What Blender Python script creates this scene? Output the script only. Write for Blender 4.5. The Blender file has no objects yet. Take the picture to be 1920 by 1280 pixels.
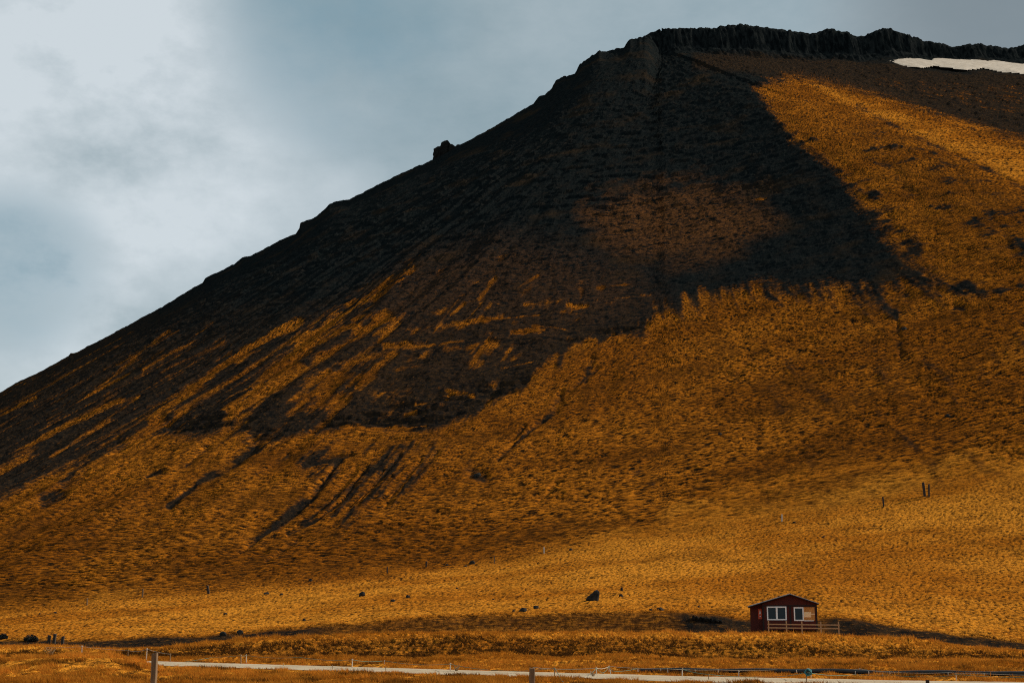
import bpy, bmesh, math, random
import numpy as np
from mathutils import Vector, Matrix

random.seed(7)
C = bpy.context.scene.collection
PI = math.pi

# ------------------------------------------------------------------ camera model
F = 2667.0                      # focal length in photo pixels (50 mm on 36 mm, 1920 px)
HZ = 1175.0                     # horizon row
TH = math.atan((HZ - 640) / F)  # pitch
EYE = 1.6
ST, CT = math.sin(TH), math.cos(TH)


def rt(px, py):
    """pixel -> (X/Y, Z/Y) of its line of sight, Z measured from the eye"""
    u = (np.asarray(px, float) - 960) / F
    v = (640 - np.asarray(py, float)) / F
    d = CT - v * ST
    return u / d, (ST + v * CT) / d


def pix(X, Y, Z):
    k = Y * CT + Z * ST
    return 960 + F * X / k, 640 - F * (Z * CT - Y * ST) / k


def sstep(a, b, x):
    t = np.clip((x - a) / (b - a), 0, 1)
    return t * t * (3 - 2 * t)


# ------------------------------------------------------------------ noise
_rng = np.random.RandomState(11)
_perm = np.concatenate([_rng.permutation(1024)] * 3).astype(np.int32)
_ang = _rng.rand(1024) * 2 * PI
_gx, _gy = np.cos(_ang).astype(np.float32), np.sin(_ang).astype(np.float32)


def perlin(x, y, seed=0):
    x = np.asarray(x, np.float64) + seed * 37.17
    y = np.asarray(y, np.float64) + seed * 91.73
    xi, yi = np.floor(x), np.floor(y)
    fx, fy = (x - xi).astype(np.float32), (y - yi).astype(np.float32)
    xi = xi.astype(np.int64) & 1023
    yi = yi.astype(np.int64) & 1023
    x1, y1 = (xi + 1) & 1023, (yi + 1) & 1023
    u = fx * fx * fx * (fx * (fx * 6 - 15) + 10)
    v = fy * fy * fy * (fy * (fy * 6 - 15) + 10)

    def g(a, b, dx, dy):
        h = _perm[_perm[a] + b]
        return _gx[h] * dx + _gy[h] * dy
    n00 = g(xi, yi, fx, fy)
    n10 = g(x1, yi, fx - 1, fy)
    n01 = g(xi, y1, fx, fy - 1)
    n11 = g(x1, y1, fx - 1, fy - 1)
    a = n00 + u * (n10 - n00)
    b = n01 + u * (n11 - n01)
    return (a + v * (b - a)) * 1.5


def fbm(x, y, oct=3, seed=0, gain=.5):
    s, a, f = 0, 1.0, 1.0
    for i in range(oct):
        s = s + a * perlin(x * f, y * f, seed + i * 5)
        a *= gain
        f *= 2.03
    return s


# ------------------------------------------------------------------ image-measured lines
SKY = [(-700, 1120), (-400, 965), (-60, 770), (0, 737), (30, 718), (70, 700), (128, 668), (133, 662), (140, 663), (200, 632), (300, 578),
       (380, 530), (385, 522), (440, 495), (455, 482), (470, 480), (498, 466), (515, 456), (555, 438), (561, 430), (563, 419),
       (590, 408), (610, 392), (618, 383), (640, 376), (652, 375), (690, 357), (720, 341), (750, 326), (807, 302), (866, 270),
       (890, 258), (940, 230), (1000, 195), (1010, 182), (1022, 178), (1035, 165), (1042, 150), (1055, 145), (1078, 138),
       (1088, 120), (1100, 112), (1122, 96), (1130, 98), (1170, 88), (1178, 76), (1205, 70), (1215, 64), (1240, 54), (1300, 53),
       (1340, 52), (1385, 46), (1400, 46), (1412, 50), (1450, 53), (1495, 60), (1530, 63), (1550, 53), (1565, 57), (1590, 60),
       (1595, 66), (1620, 69), (1640, 57), (1665, 53), (1680, 58), (1700, 64), (1730, 75), (1760, 80), (1785, 88), (1820, 83),
       (1838, 81), (1850, 86), (1890, 90), (1900, 89), (1920, 85), (2000, 95), (2300, 130), (2700, 200), (3400, 420)]
FOOT = [(-60, 1157, 258), (0, 1150, 257), (200, 1127, 255), (400, 1112, 253), (600, 1087, 251), (733, 1073, 250), (933, 1057, 249),
        (1067, 1033, 248), (1300, 1000, 246), (1465, 972, 244), (1735, 928, 241), (1920, 893, 238), (2100, 870, 236)]
L2 = [(1494, 146), (1560, 172), (1623, 194), (1752, 236), (1920, 291), (2050, 345)]

RC = np.linspace(-2.0, 2.0, 1601)          # table of ray azimuths


def curve_t(pts):
    p = np.array(pts, float)
    r, t = rt(p[:, 0], p[:, 1])
    return np.interp(RC, r, t)


def curve_y(pts):
    p = np.array(pts, float)
    r, t = rt(p[:, 0], p[:, 1])
    return np.interp(RC, r, p[:, 2])


# ------------------------------------------------------------------ field (foreground, bank, terrace, pasture)
T_ROW = [(-200, 1216), (60, 1210), (117, 1211), (180, 1216), (225, 1218), (300, 1215), (375, 1205), (475, 1197), (550, 1193), (700, 1188), (850, 1185.5),
         (1300, 1185.5), (1410, 1187), (1500, 1188), (1570, 1192), (1700, 1196), (1770, 1206), (1800, 1211), (1920, 1221), (2100, 1225)]
U_ROW = [(-200, 1204), (67, 1202), (150, 1203), (325, 1197), (480, 1189), (550, 1182), (700, 1168), (850, 1160), (1000, 1156), (1100, 1151), (1290, 1150),
         (1345, 1158), (1400, 1164), (1480, 1163), (1545, 1161), (1600, 1165), (1645, 1175), (1700, 1181), (1760, 1186), (1800, 1193), (1850, 1199), (1920, 1207), (2100, 1215)]
C_ROW = [(-200, 1224), (225, 1224), (375, 1216), (475, 1209), (600, 1203), (850, 1199), (1300, 1202), (1500, 1210), (1570, 1213), (1800, 1222), (1920, 1229), (2100, 1232)]
B_ROW = [(-200, 1230), (225, 1230), (475, 1228), (560, 1226), (650, 1229), (760, 1236), (880, 1224), (950, 1221), (1040, 1232), (1120, 1222), (1200, 1220), (1240, 1232), (1300, 1241), (1400, 1236), (1520, 1246), (1600, 1247), (1800, 1250), (2100, 1252)]


def build_field():
    n = len(RC)
    const = lambda z: np.full(n, float(z))
    fy = curve_y(FOOT)
    fz = curve_t([(a, b) for a, b, c in FOOT]) * fy
    tT, tU, tC = curve_t(T_ROW) * 134, curve_t(U_ROW) * 151.8, curve_t(C_ROW) * 124
    tB = np.clip(curve_t(B_ROW) * 117, -2.7, -1.9)
    # pasture just above the cut: gentle lip, then up to the foot of the mountain
    lip = tU + .35
    mid = tU + (fz - tU) * .44
    Ys = [const(4), const(16), const(30), const(52), const(92), const(112), const(117.5), const(124), const(130), const(134), const(149), const(151.8), const(155), 155 + (fy - 155) * .5, fy, fy + 60, fy + 900]
    Zs = [const(-1.5), const(-1.55), const(-2.0), const(-2.2), const(-2.2), tB * .6 - 2.2 * .4, tB, tC, tT - .12, tT, tT - .1, tU, lip, mid, fz, fz + 3, fz + 20]
    Yg = np.exp(np.linspace(math.log(4), math.log(1300), 2600))
    tab = np.empty((n, len(Yg)))
    Ys, Zs = np.array(Ys), np.array(Zs)
    for i in range(n):
        tab[i] = np.interp(Yg, Ys[:, i], Zs[:, i])
    k = np.exp(-np.linspace(-2, 2, 9) ** 2)
    k /= k.sum()
    pad = np.pad(tab, ((0, 0), (4, 4)), mode='edge')
    tab = sum(k[j] * pad[:, j:j + len(Yg)] for j in range(9))
    return Yg, tab, fy


YG, FT, FOOTY = build_field()
LY0, LYD = math.log(YG[0]), math.log(YG[1]) - math.log(YG[0])


def field(r, Y):
    a = np.clip((r - RC[0]) / (RC[1] - RC[0]), 0, len(RC) - 1.001)
    b = np.clip((np.log(np.maximum(Y, 4.0)) - LY0) / LYD, 0, len(YG) - 1.001)
    i, j = a.astype(int), b.astype(int)
    fa, fb = a - i, b - j
    return (FT[i, j] * (1 - fa) + FT[i + 1, j] * fa) * (1 - fb) + (FT[i, j + 1] * (1 - fa) + FT[i + 1, j + 1] * fa) * fb


# ------------------------------------------------------------------ mountain
PX_, PY_ = 88.0, 785.0
ZT = 333.0
CLIFF = 15.0
fw = []
for a, b, c in FOOT:
    r, t = rt(a, b)
    fw.append((r * c, c, t * c))
fw = [(-800, 1000, -2), (-640, 700, -2), (-440, 480, -1), (-250, 340, 0), (-150, 285, 1)] + fw + [(160, 240, 44), (300, 270, 50), (600, 400, 45), (900, 700, 30)]
_ph = np.array([math.atan2(x - PX_, PY_ - y) for x, y, z in fw])
_rf = np.array([math.hypot(x - PX_, PY_ - y) for x, y, z in fw])
_zf = np.array([z for x, y, z in fw])
_pg = np.linspace(-PI, PI, 2401)
_g = np.exp(-np.linspace(-2, 2, 81) ** 2)
_g /= _g.sum()
_rf = np.convolve(np.pad(np.interp(_pg, _ph, _rf), 40, mode='edge'), _g, 'valid')
_zf = np.convolve(np.pad(np.interp(_pg, _ph, _zf), 40, mode='edge'), _g, 'valid')
_ph = _pg
EDIR = np.array([math.cos(.25), math.sin(.25)])


def polar(X, Y):
    dx, dy = X - PX_, Y - PY_
    return np.hypot(dx, dy), np.arctan2(dx, -dy)


def cone(X, Y):
    rho, phi = polar(X, Y)
    rf = np.interp(phi, _ph, _rf)
    zf = np.interp(phi, _ph, _zf)
    q = np.clip(1 - rho / rf, -.4, 1)
    return zf + (ZT - zf) * np.where(q > 0, q * (.84 + .16 * q), q * .84)


def l2_table():
    p = np.array(L2, float)
    rr = np.linspace(1494, 2050, 60)
    yy = np.interp(rr, p[:, 0], p[:, 1])
    r, t = rt(rr, yy)
    out = []
    Y = np.linspace(250, 780, 1200)
    for a, b in zip(r, t):
        h = cone(a * Y, Y) - b * Y
        k = np.where(h > 0)[0]
        k = k[0] if len(k) else int(np.argmax(h))
        out.append((Y[k], a * Y[k]))
    out.sort()
    return np.array(out)


L2T = l2_table()


def mountain(X, Y):
    zc = cone(X, Y)
    xl = np.interp(Y, L2T[:, 0], L2T[:, 1])
    below = np.clip((L2T[0, 0] - Y), 0, None)
    xl = xl + below * .15
    over = np.maximum(X - xl, 0)
    zc = zc - .95 * over * sstep(0, 14, over) * sstep(700, 610, Y)
    # wall of the corrie behind, under the summit cliff
    dx, dy = X - PX_, Y - PY_
    along = dx * EDIR[0] + dy * EDIR[1]
    d = dx * EDIR[1] - dy * EDIR[0]
    dw = np.where(along > 0, np.maximum(d, -400), 1e4)
    zw = ZT - 1 - .605 * np.maximum(dw, 0)
    kk = np.clip(.5 + .5 * (zc - zw) / 9, 0, 1)
    kw = sstep(560, 640, Y)
    z = np.maximum(zc, zw) * (1 - kw) + kw * (zw * (1 - kk) + zc * kk + 9 * kk * (1 - kk))
    # plateau and cliff band
    rho, phi = polar(X, Y)
    edge = np.where(along > 0, d, rho)
    fade = sstep(-1.25, -.05, phi)
    amp = .55 + .9 * np.clip(perlin(along * .035, edge * 0, 45) + .3, 0, 1)
    jag = 3.0 * perlin(along * .06, edge * .03, 41) + amp * (1.2 * perlin(along * .27, edge * .12, 42) + .8 * perlin(along * .7, edge * .3, 43))
    high = CLIFF * (1 - .52 * sstep(110, 230, along))
    z = z + high * fade * (.78 * sstep(14 + jag, 8.5 + jag, edge) + .22 * sstep(21 + 1.5 * jag, 14 + 2.0 * jag, edge))
    back = np.where(along > 0, np.maximum(-d - 30, 0), 0)
    z = z - back * .25
    return z


def macro0(X, Y):
    r = X / np.maximum(Y, 1)
    zf, zm = field(r, Y), mountain(X, Y)
    k = 3.0
    h = np.clip(.5 + .5 * (zm - zf) / k, 0, 1)
    z = zf * (1 - h) + zm * h + k * h * (1 - h)
    return np.where(Y < 170, np.where(zm > zf + 30, zf, zf), z)


def silhouette_fix():
    Y = np.linspace(150, 1000, 2600)
    tm = np.empty(len(RC))
    for i, r in enumerate(RC):
        tm[i] = np.max(macro0(r * Y, Y) / Y)
    td = curve_t(SKY)
    k = np.exp(-np.linspace(-2, 2, 121) ** 2)
    k /= k.sum()
    sm = lambda a: np.convolve(np.pad(a, 60, mode='edge'), k, 'valid')
    tds = sm(td)
    return sm(tds / np.maximum(tm, .01)), sm(tm)


GFIX, TM = silhouette_fix()
RFINE = np.linspace(-.5, .5, 6001)
_p = np.array(SKY, float)
_r, _t = rt(_p[:, 0], _p[:, 1])
TDF = np.interp(RFINE, _r, _t)
_jx = 960 + RFINE * F * .95
_jw = .3 + .7 * sstep(980, 1120, _jx)
_blk = lambda w, k: perlin(np.floor(_jx / w) * .713 + k, np.floor(_jx / w) * 0 + .37, 87)
TDF = TDF + _jw * (2.6 * _blk(5.5, .2) + 1.8 * _blk(12.5, .6) + 3.4 * perlin(_jx / 19, _jx * 0, 81) * perlin(_jx / 60, _jx * 0, 85) + 1.9 * perlin(_jx / 5.3, _jx * 0, 82) * (.5 + np.clip(perlin(_jx / 33, _jx * 0, 86), -.3, 1))) / F


def macro(X, Y):
    r = X / np.maximum(Y, 1)
    z = macro0(X, Y)
    g = np.interp(r, RC, GFIX)
    tm = np.interp(r, RC, TM)
    f = np.clip(z / np.maximum(Y, 1) / np.maximum(tm, .01), 0, 1)
    g = np.where(np.abs(r) > .75, 1, g)
    return np.where(z > 0, z * (1 + (g - 1) * sstep(.05, .85, f)), z)


# the skyline after the smooth fix, to add the crags that the photo shows
def skyline_residual():
    Y = np.linspace(150, 1000, 2600)
    rr = RFINE[::6]
    t0 = np.array([np.max(macro(r * Y, Y) / Y) for r in rr])
    return np.interp(RFINE, rr, t0)


T0F = skyline_residual()
_sk = np.exp(-np.linspace(-2, 2, 241) ** 2)
_sk /= _sk.sum()
TDS = np.convolve(np.pad(TDF, 120, mode='edge'), _sk, 'valid')

# ------------------------------------------------------------------ what grows where, with some shade painted in (areas measured on the photo, carried by the ground)
SCREE_SHADE = [(-300, 560), (-300, 1010), (-100, 960), (0, 925), (60, 893), (150, 850), (215, 815), (285, 792), (330, 815), (400, 808), (450, 795), (480, 840), (560, 825), (640, 800), (700, 802),
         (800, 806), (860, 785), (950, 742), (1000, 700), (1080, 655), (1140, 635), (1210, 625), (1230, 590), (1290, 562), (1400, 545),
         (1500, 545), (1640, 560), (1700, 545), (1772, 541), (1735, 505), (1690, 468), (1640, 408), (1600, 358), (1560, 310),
         (1500, 270), (1450, 212), (1418, 168), (1440, 152), (1490, 143), (1560, 158), (1623, 174), (1752, 212), (1920, 262), (2200, 360), (2600, 300), (2600, -200), (500, -200)]  # left is dark scree; the upper right triangle is a shadow painted dark
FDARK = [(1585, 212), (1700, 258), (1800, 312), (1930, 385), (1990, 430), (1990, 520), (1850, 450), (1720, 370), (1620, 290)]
FSTRIP = [(1494, 146), (1623, 190), (1752, 232), (1920, 286), (2050, 330), (2050, 410), (1920, 346), (1800, 292), (1700, 244), (1600, 200)]
DULL = [(1100, 405), (1180, 364), (1300, 349), (1400, 372), (1455, 420), (1390, 468), (1250, 485), (1140, 460)]
BOWL = [(1494, 146), (1560, 168), (1623, 190), (1752, 232), (1920, 287), (2200, 390), (2400, 300), (2400, 100), (1900, 140), (1700, 130), (1600, 112), (1480, 105), (1300, 100), (1300, 130)]
SNOW = [(1660, 121), (1688, 111), (1720, 114), (1746, 117), (1756, 110), (1800, 112), (1850, 112), (1900, 121), (1990, 125), (1990, 150), (1925, 142), (1880, 138), (1845, 132),
        (1812, 134), (1780, 131), (1750, 127), (1725, 131), (1695, 127)]
YELLOW = [(-300, 1165), (0, 1150), (200, 1127), (400, 1110), (600, 1085), (733, 1071), (933, 1055), (1067, 1030), (1200, 985), (1330, 925), (1500, 880), (1620, 860), (1750, 850), (1920, 850), (2300, 850), (2300, 1900), (-300, 1900)]
FACET = [(1425, 165), (1445, 150), (1490, 146), (1623, 192), (1752, 234), (1920, 289), (2200, 390), (2200, 620), (1920, 560), (1780, 545), (1735, 505), (1640, 408), (1560, 310), (1450, 212)]
DULL2 = [(560, 640), (690, 560), (800, 490), (930, 450), (1100, 480), (1200, 520), (1240, 580), (1130, 615), (1020, 680), (900, 735), (760, 780), (620, 780), (530, 760), (500, 740)]
BOWLG = [(1640, 136), (1760, 148), (1990, 156), (1990, 225), (1850, 215), (1740, 190), (1620, 160)]
DARKBUSH = [(560, 862), (640, 838), (740, 832), (830, 822), (820, 870), (760, 930), (690, 978), (630, 990), (600, 940), (590, 890)]
SCARP = [[(285, 795), (330, 815), (400, 810), (450, 800), (480, 838), (520, 828), (540, 815), (470, 785), (400, 775), (300, 778)],
         [(640, 805), (700, 803), (800, 806), (860, 785), (960, 738), (1010, 700), (950, 705), (880, 725), (800, 740), (700, 760), (600, 780), (560, 815)],
         [(1060, 655), (1140, 637), (1212, 625), (1225, 595), (1120, 615), (1040, 640)], [(1380, 345), (1450, 330), (1470, 365), (1400, 372)]]
# strips of grass running down through the scree: points, half width
STRIPS = [([(0, 777), (67, 747)], 5, .6), ([(167, 742), (240, 703)], 5, .9), ([(-60, 905), (0, 880), (133, 795), (223, 750)], 9, .7), ([(150, 757), (317, 620)], 4, .55),
          ([(213, 690), (333, 623)], 3.5, .7), ([(267, 697), (400, 610)], 4, .7), ([(283, 790), (367, 727), (450, 663), (560, 600)], 9, 1),
          ([(400, 735), (520, 655), (640, 565), (740, 500), (800, 470)], 5, .5), ([(560, 650), (620, 605), (690, 560), (770, 512)], 13, 1), ([(570, 655), (640, 620), (690, 613)], 10, 1),
          ([(440, 765), (490, 730), (545, 690)], 17, 1), ([(500, 700), (570, 655)], 10, .8), ([(710, 640), (790, 560)], 4, .6), ([(860, 612), (930, 597)], 8, .8),
          ([(720, 648), (770, 646)], 8, .7), ([(670, 725), (740, 663)], 7, .75), ([(893, 664), (915, 640)], 13, .7), ([(960, 622), (1020, 618)], 4, .9), ([(1065, 574), (1100, 574)], 5, 1),
          ([(100, 860), (200, 790), (260, 745)], 5, .6), ([(20, 850), (110, 800)], 4, .6), ([(590, 760), (640, 705)], 4, .6), ([(820, 740), (880, 735)], 4, .7), ([(760, 775), (840, 760)], 5, .6),
          ([(700, 630), (760, 590), (800, 555)], 5, .5), ([(800, 640), (860, 560)], 4, .4), ([(300, 700), (420, 640)], 4, .45), ([(330, 775), (420, 720)], 6, .5), ([(840, 655), (900, 650)], 9, .6), ([(720, 650), (800, 648), (870, 640)], 3, .8), ([(780, 755), (840, 748)], 4, .8), ([(823, 728), (887, 741)], 3, .9), ([(920, 600), (1010, 590)], 4, .7), ([(1000, 610), (1060, 618)], 3, .7), ([(1120, 540), (1200, 530)], 3, .55),
          ([(700, 612), (740, 600)], 5, .8), ([(845, 590), (870, 570)], 4, .6), ([(900, 560), (930, 520)], 4, .5), ([(970, 540), (1010, 515)], 4, .5), ([(1150, 560), (1220, 552)], 3, .5), ([(640, 800), (720, 797), (800, 800)], 3, .9), ([(940, 690), (1000, 680)], 3, .7), ([(1350, 345), (1370, 352)], 3, .7), ([(1415, 374), (1440, 373)], 3, .8),
          ([(30, 760), (130, 700), (240, 640)], 3.5, .4), ([(90, 790), (190, 735)], 4, .5), ([(660, 600), (720, 590)], 8, .7)]
# dark gullies cutting the grass: points, half width
GULLIES = [([(482, 835), (440, 865), (390, 890), (350, 918), (320, 942)], 8, 1), ([(640, 855), (590, 925), (540, 968), (480, 1010), (450, 1035)], 7, .9), ([(668, 875), (620, 940), (560, 985)], 5, .6),
           ([(1055, 730), (1040, 768), (1000, 800), (950, 845), (935, 860)], 5, .8), ([(1110, 675), (1098, 715)], 7, .5), ([(985, 800), (960, 825)], 4, .6), ([(120, 905), (165, 862), (220, 830)], 13, .9), ([(85, 938), (112, 925)], 11, 1),
           ([(275, 895), (300, 885)], 6, .7), ([(480, 890), (540, 850)], 5, .6), ([(1120, 690), (1060, 740)], 5, .5), ([(1010, 940), (1045, 905)], 5, .45), ([(1675, 560), (1685, 620), (1690, 670)], 12, .55), ([(885, 885), (905, 893)], 8, .8),
           ([(1700, 550), (1665, 560)], 9, .7), ([(1790, 572), (1805, 575)], 5, .7), ([(760, 900), (720, 935)], 5, .4), ([(940, 715), (900, 770)], 5, .5), ([(465, 1040), (500, 1030)], 5, .6), ([(685, 880), (645, 935), (600, 970), (540, 1000)], 4, .8), ([(820, 850), (780, 890)], 4, .6), ([(660, 850), (570, 872)], 5, .8), ([(750, 855), (710, 900), (675, 940)], 3.5, .7),
           ([(790, 865), (750, 910), (720, 950)], 3.5, .55), ([(620, 890), (590, 925), (555, 955)], 3, .7), ([(720, 880), (690, 920), (650, 955)], 3, .6), ([(180, 960), (240, 910)], 4, .4), ([(390, 840), (350, 870)], 4, .5), ([(560, 1010), (500, 1050)], 3, .5),
           ([(1607, 199), (1700, 246), (1800, 294), (1920, 350)], 6, .5), ([(1640, 215), (1660, 300), (1720, 380)], 14, .3), ([(1760, 290), (1850, 390), (1900, 470)], 10, .3), ([(1240, 840), (1180, 900)], 7, .3), ([(1420, 660), (1330, 760)], 9, .28), ([(1520, 640), (1450, 700)], 9, .25)]


def sdist(poly, x, y, reach=60):
    """signed distance in photo pixels, positive inside, clipped at reach"""
    p = np.array(poly, float)
    q = np.roll(p, -1, 0)
    inside = np.zeros(x.shape, bool)
    d2 = np.full(x.shape, float(reach * reach))
    for (ax, ay), (bx, by) in zip(p, q):
        ex, ey = bx - ax, by - ay
        t = np.clip(((x - ax) * ex + (y - ay) * ey) / (ex * ex + ey * ey + 1e-9), 0, 1)
        d2 = np.minimum(d2, (x - ax - t * ex) ** 2 + (y - ay - t * ey) ** 2)
        c = (ay > y) != (by > y)
        if ey != 0:
            inside ^= c & (x < ax + (y - ay) * ex / ey)
    d = np.sqrt(d2)
    return np.where(inside, d, -d)


def lines(strips, x, y, wob, taper=True):
    out = np.zeros(x.shape)
    for pts, w, a in strips:
        p = np.array(pts, float)
        lo, hi = p.min(0) - 5 * w, p.max(0) + 5 * w
        m = (x > lo[0]) & (x < hi[0]) & (y > lo[1]) & (y < hi[1])
        if not m.any():
            continue
        xx, yy = x[m], y[m]
        d2 = np.full(xx.shape, 1e9)
        for (ax, ay), (bx, by) in zip(p[:-1], p[1:]):
            ex, ey = bx - ax, by - ay
            t = np.clip(((xx - ax) * ex + (yy - ay) * ey) / (ex * ex + ey * ey), 0, 1)
            d2 = np.minimum(d2, (xx - ax - t * ex) ** 2 + (yy - ay - t * ey) ** 2)
        v = a * np.exp(-(np.sqrt(d2) / (w * np.clip(1 + .9 * wob[m], .25, 2.2))) ** 2)
        out[m] = np.maximum(out[m], v)
    return out


ROAD = [(-40, 105), (-27, 95), (-16.2, 84.5), (-7, 76), (-1, 70.3), (8, 62.5), (16.5, 57.5), (34, 50), (60, 42)]
ROADW = 2.6


def road_dist(X, Y):
    p = np.array(ROAD, float)
    d2 = np.full(np.shape(X), 1e6)
    for (ax, ay), (bx, by) in zip(p[:-1], p[1:]):
        ex, ey = bx - ax, by - ay
        t = np.clip(((X - ax) * ex + (Y - ay) * ey) / (ex * ex + ey * ey), 0, 1)
        d2 = np.minimum(d2, (X - ax - t * ex) ** 2 + (Y - ay - t * ey) ** 2)
    return np.sqrt(d2)


def ground(X, Y, full=False):
    """height of the ground (from the eye) and, if asked, what covers it"""
    z = macro(X, Y)
    rho, phi = polar(X, Y)
    r = X / np.maximum(Y, 1)
    fy = np.interp(r, RC, FOOTY)
    wm = sstep(-12, 12, Y - fy)                      # on the mountain
    px, py = pix(X, np.maximum(Y, 3), z)
    arc = phi * 420.0
    wob = fbm(arc / 14, rho / 26, 3, 3) + .6 * fbm(arc / 4, rho / 6, 2, 33)
    # skyline crags
    rr = np.clip(r, -.5, .5)
    res = np.interp(rr, RFINE, TDF) - np.interp(rr, RFINE, T0F)
    tt = z / np.maximum(Y, 1)
    ws = sstep(.90, .993, tt / np.maximum(np.interp(rr, RFINE, T0F), .01)) * (np.abs(r) < .5) * wm
    wn = sstep(.972, .997, tt / np.maximum(np.interp(rr, RFINE, T0F), .01)) * (np.abs(r) < .5) * wm
    ress = np.interp(rr, RFINE, TDS) - np.interp(rr, RFINE, T0F)
    z = z + (ress * ws + (res - ress) * wn) * Y
    # areas
    streak = fbm(phi * 46 + 1.1 * perlin(arc / 40, rho / 70, 21), rho / 130, 2, 4)
    streak2 = fbm(phi * 150 + 1.3 * perlin(arc / 20, rho / 34, 22), rho / 45, 2, 5)
    streak3 = fbm(phi * 310 + .4 * perlin(arc / 12, rho / 25, 28), rho / 38, 2, 29)
    patch = fbm(arc / 9, rho / 9, 3, 6)
    grain = fbm(arc / 1.7, rho / 1.3, 2, 7)
    wig = 9 * fbm(arc / 22, rho / 22, 3, 8) + 5 * patch
    sd = sdist(SCREE_SHADE, px + wig, py + wig * .6)
    xl = np.interp(Y, L2T[:, 0], L2T[:, 1])
    behind = sstep(1, 7, X - xl) * (Y > 380) * sstep(690, 640, Y)
    sd = np.maximum(sd, behind * 40 - 40 * (1 - behind)) * (behind > .01) + sd * (behind <= .01)
    leftw = sstep(700, 250, px)
    front = sstep(500, 556, py) * sstep(1215, 1290, px)
    softness = 12 + 20 * sstep(190, 480, py) * sstep(1380, 1440, px) + 14 * sstep(500, 545, py) * sstep(1150, 1300, px) + 10 * leftw  # wider on the right, as the soft edge of the painted shadow
    strips = lines(STRIPS, px, py, wob)
    gul = lines(GULLIES, px, py, wob)
    lowl = sstep(420, 700, py) * sstep(900, 500, px)
    dull2 = sstep(-55, 55, sdist(DULL2, px + 2 * wig, py + wig, 110))
    fac = sstep(-14, 14, sdist(FACET, px + wig, py + wig))
    bg = sstep(-10, 12, sdist(BOWLG, px + wig, py + .5 * wig, 30))
    cap = 1.75 + 1.3 * (1 - lowl) - 1.62 * dull2 - 2.1 * bg - .6 * lowl * leftw
    val = np.clip(sd / softness, -2.6, cap) + streak * (.45 + .95 * lowl + .4 * dull2) + streak2 * (.35 + .6 * lowl + .9 * front) + streak3 * (.15 + .6 * lowl) + patch * (.55 + .7 * dull2 + .5 * bg) + grain * .5
    val = val + fac * np.clip(1.7 * patch + .9 * fbm(arc / 26, rho / 26, 2, 35) - .1, 0, 2.2)
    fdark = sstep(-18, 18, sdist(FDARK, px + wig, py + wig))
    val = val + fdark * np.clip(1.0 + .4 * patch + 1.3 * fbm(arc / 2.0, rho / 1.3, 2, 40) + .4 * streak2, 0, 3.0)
    mid = sstep(820, 900, px) * sstep(1300, 1230, px) * sstep(530, 600, py)
    val = val + mid * (.9 * streak2 + .6 * streak3 + .6 * patch)
    strips = np.clip(strips + strips * (.9 * streak2 + .55 * patch + .4 * grain) - .08, 0, 1)
    val = val - strips * 3.6
    bush = sstep(-34, 22, sdist(DARKBUSH, px + wig, py + wig) + 10 * patch)
    val = np.maximum(val, -1.3 + 2.45 * gul * (1 + .5 * patch + .35 * streak2) + .6 * grain + .4 * patch)
    val = np.maximum(val, -1.2 + 1.6 * bush * (.62 + .9 * streak2 + .9 * streak3 + .45 * patch) + .5 * grain)
    scree_shade = sstep(-.75, .75, val) * wm
    # geometry detail
    lflank = sstep(-.1, -.55, phi)
    rib = (streak * 1.4 + streak2 * .4) * (.12 + .72 * lflank) * sstep(40, 330, rho) * sstep(0, 40, Y - fy) * (1 - .8 * ws)
    z = z + rib * wm
    z = z - .75 * gul * wm
    scarp = np.zeros(px.shape)
    for s in SCARP:
        scarp = np.maximum(scarp, sstep(-5, 12, sdist(s, px + wig * .5, py + wig * .4, 30)))
    z = z + scarp * wm * (.9 * fbm(arc / 9, rho / 3.2, 3, 31) - .6)
    # hummocks and terracettes of the grass
    ter = fbm(arc / 1.7 + .6 * perlin(X / 5, Y / 5, 51), rho / .42 + .6 * perlin(X / 5, Y / 5, 53), 3, 9, .62)
    big = fbm(arc / 9, rho / 5, 2, 10)
    zg = (.135 * ter + .09 * fbm(arc / 2.6, rho / 1.1, 2, 39)) * (1 + .8 * np.clip(fbm(arc / 16, rho / 12, 2, 38), -.8, 1)) + .26 * big
    zs = (.20 * fbm(arc / 4.2 + .6 * patch, rho / 3.0 + .6 * grain, 4, 12, .62) + .5 * np.clip(fbm(arc / 17, rho / 11, 3, 17), 0, 1)
          + .8 * sstep(.22, .5, fbm(arc / 20, rho / 5.5, 4, 36)) * sstep(420, 250, rho) + .45 * sstep(.62, .85, perlin(arc / 1.5, rho / 1.3, 37))) * (1 - .6 * ws)
    z = z + wm * (zg * (1 - scree_shade) + zs * scree_shade) * (1 - .85 * sstep(-8, 4, sdist(SNOW, px, py, 20)) * (Y > 560))
    # tussocks of the pasture, smoother by the road
    rd = road_dist(X, Y)
    calm = sstep(ROADW + .2, ROADW + 3, rd)
    tus = fbm(X / .42 + .5 * perlin(X / 2, Y / 2, 52), Y / .62, 3, 13, .55)
    roll = fbm(X / 6, Y / 9, 2, 14)
    bank = sstep(108, 116, Y) * sstep(150, 132, Y)
    terrace = sstep(133, 136, Y) * sstep(152, 149, Y)
    zp = (.075 + .10 * bank) * tus * (1 - .7 * terrace) + .22 * roll * (1 - .85 * terrace)
    near = sstep(88, 70, Y)
    zp = zp * (1 - .55 * near)
    z = z + (1 - wm) * zp * calm * sstep(5, 30, Y)
    z = z + (.62) * sstep(-18.4, -21.5, X + .25 * (Y - 78)) * sstep(64, 72, Y) * sstep(88, 80, Y)
    wavy = 3.2 * fbm(X / 7, Y / 60, 3, 18)
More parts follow.
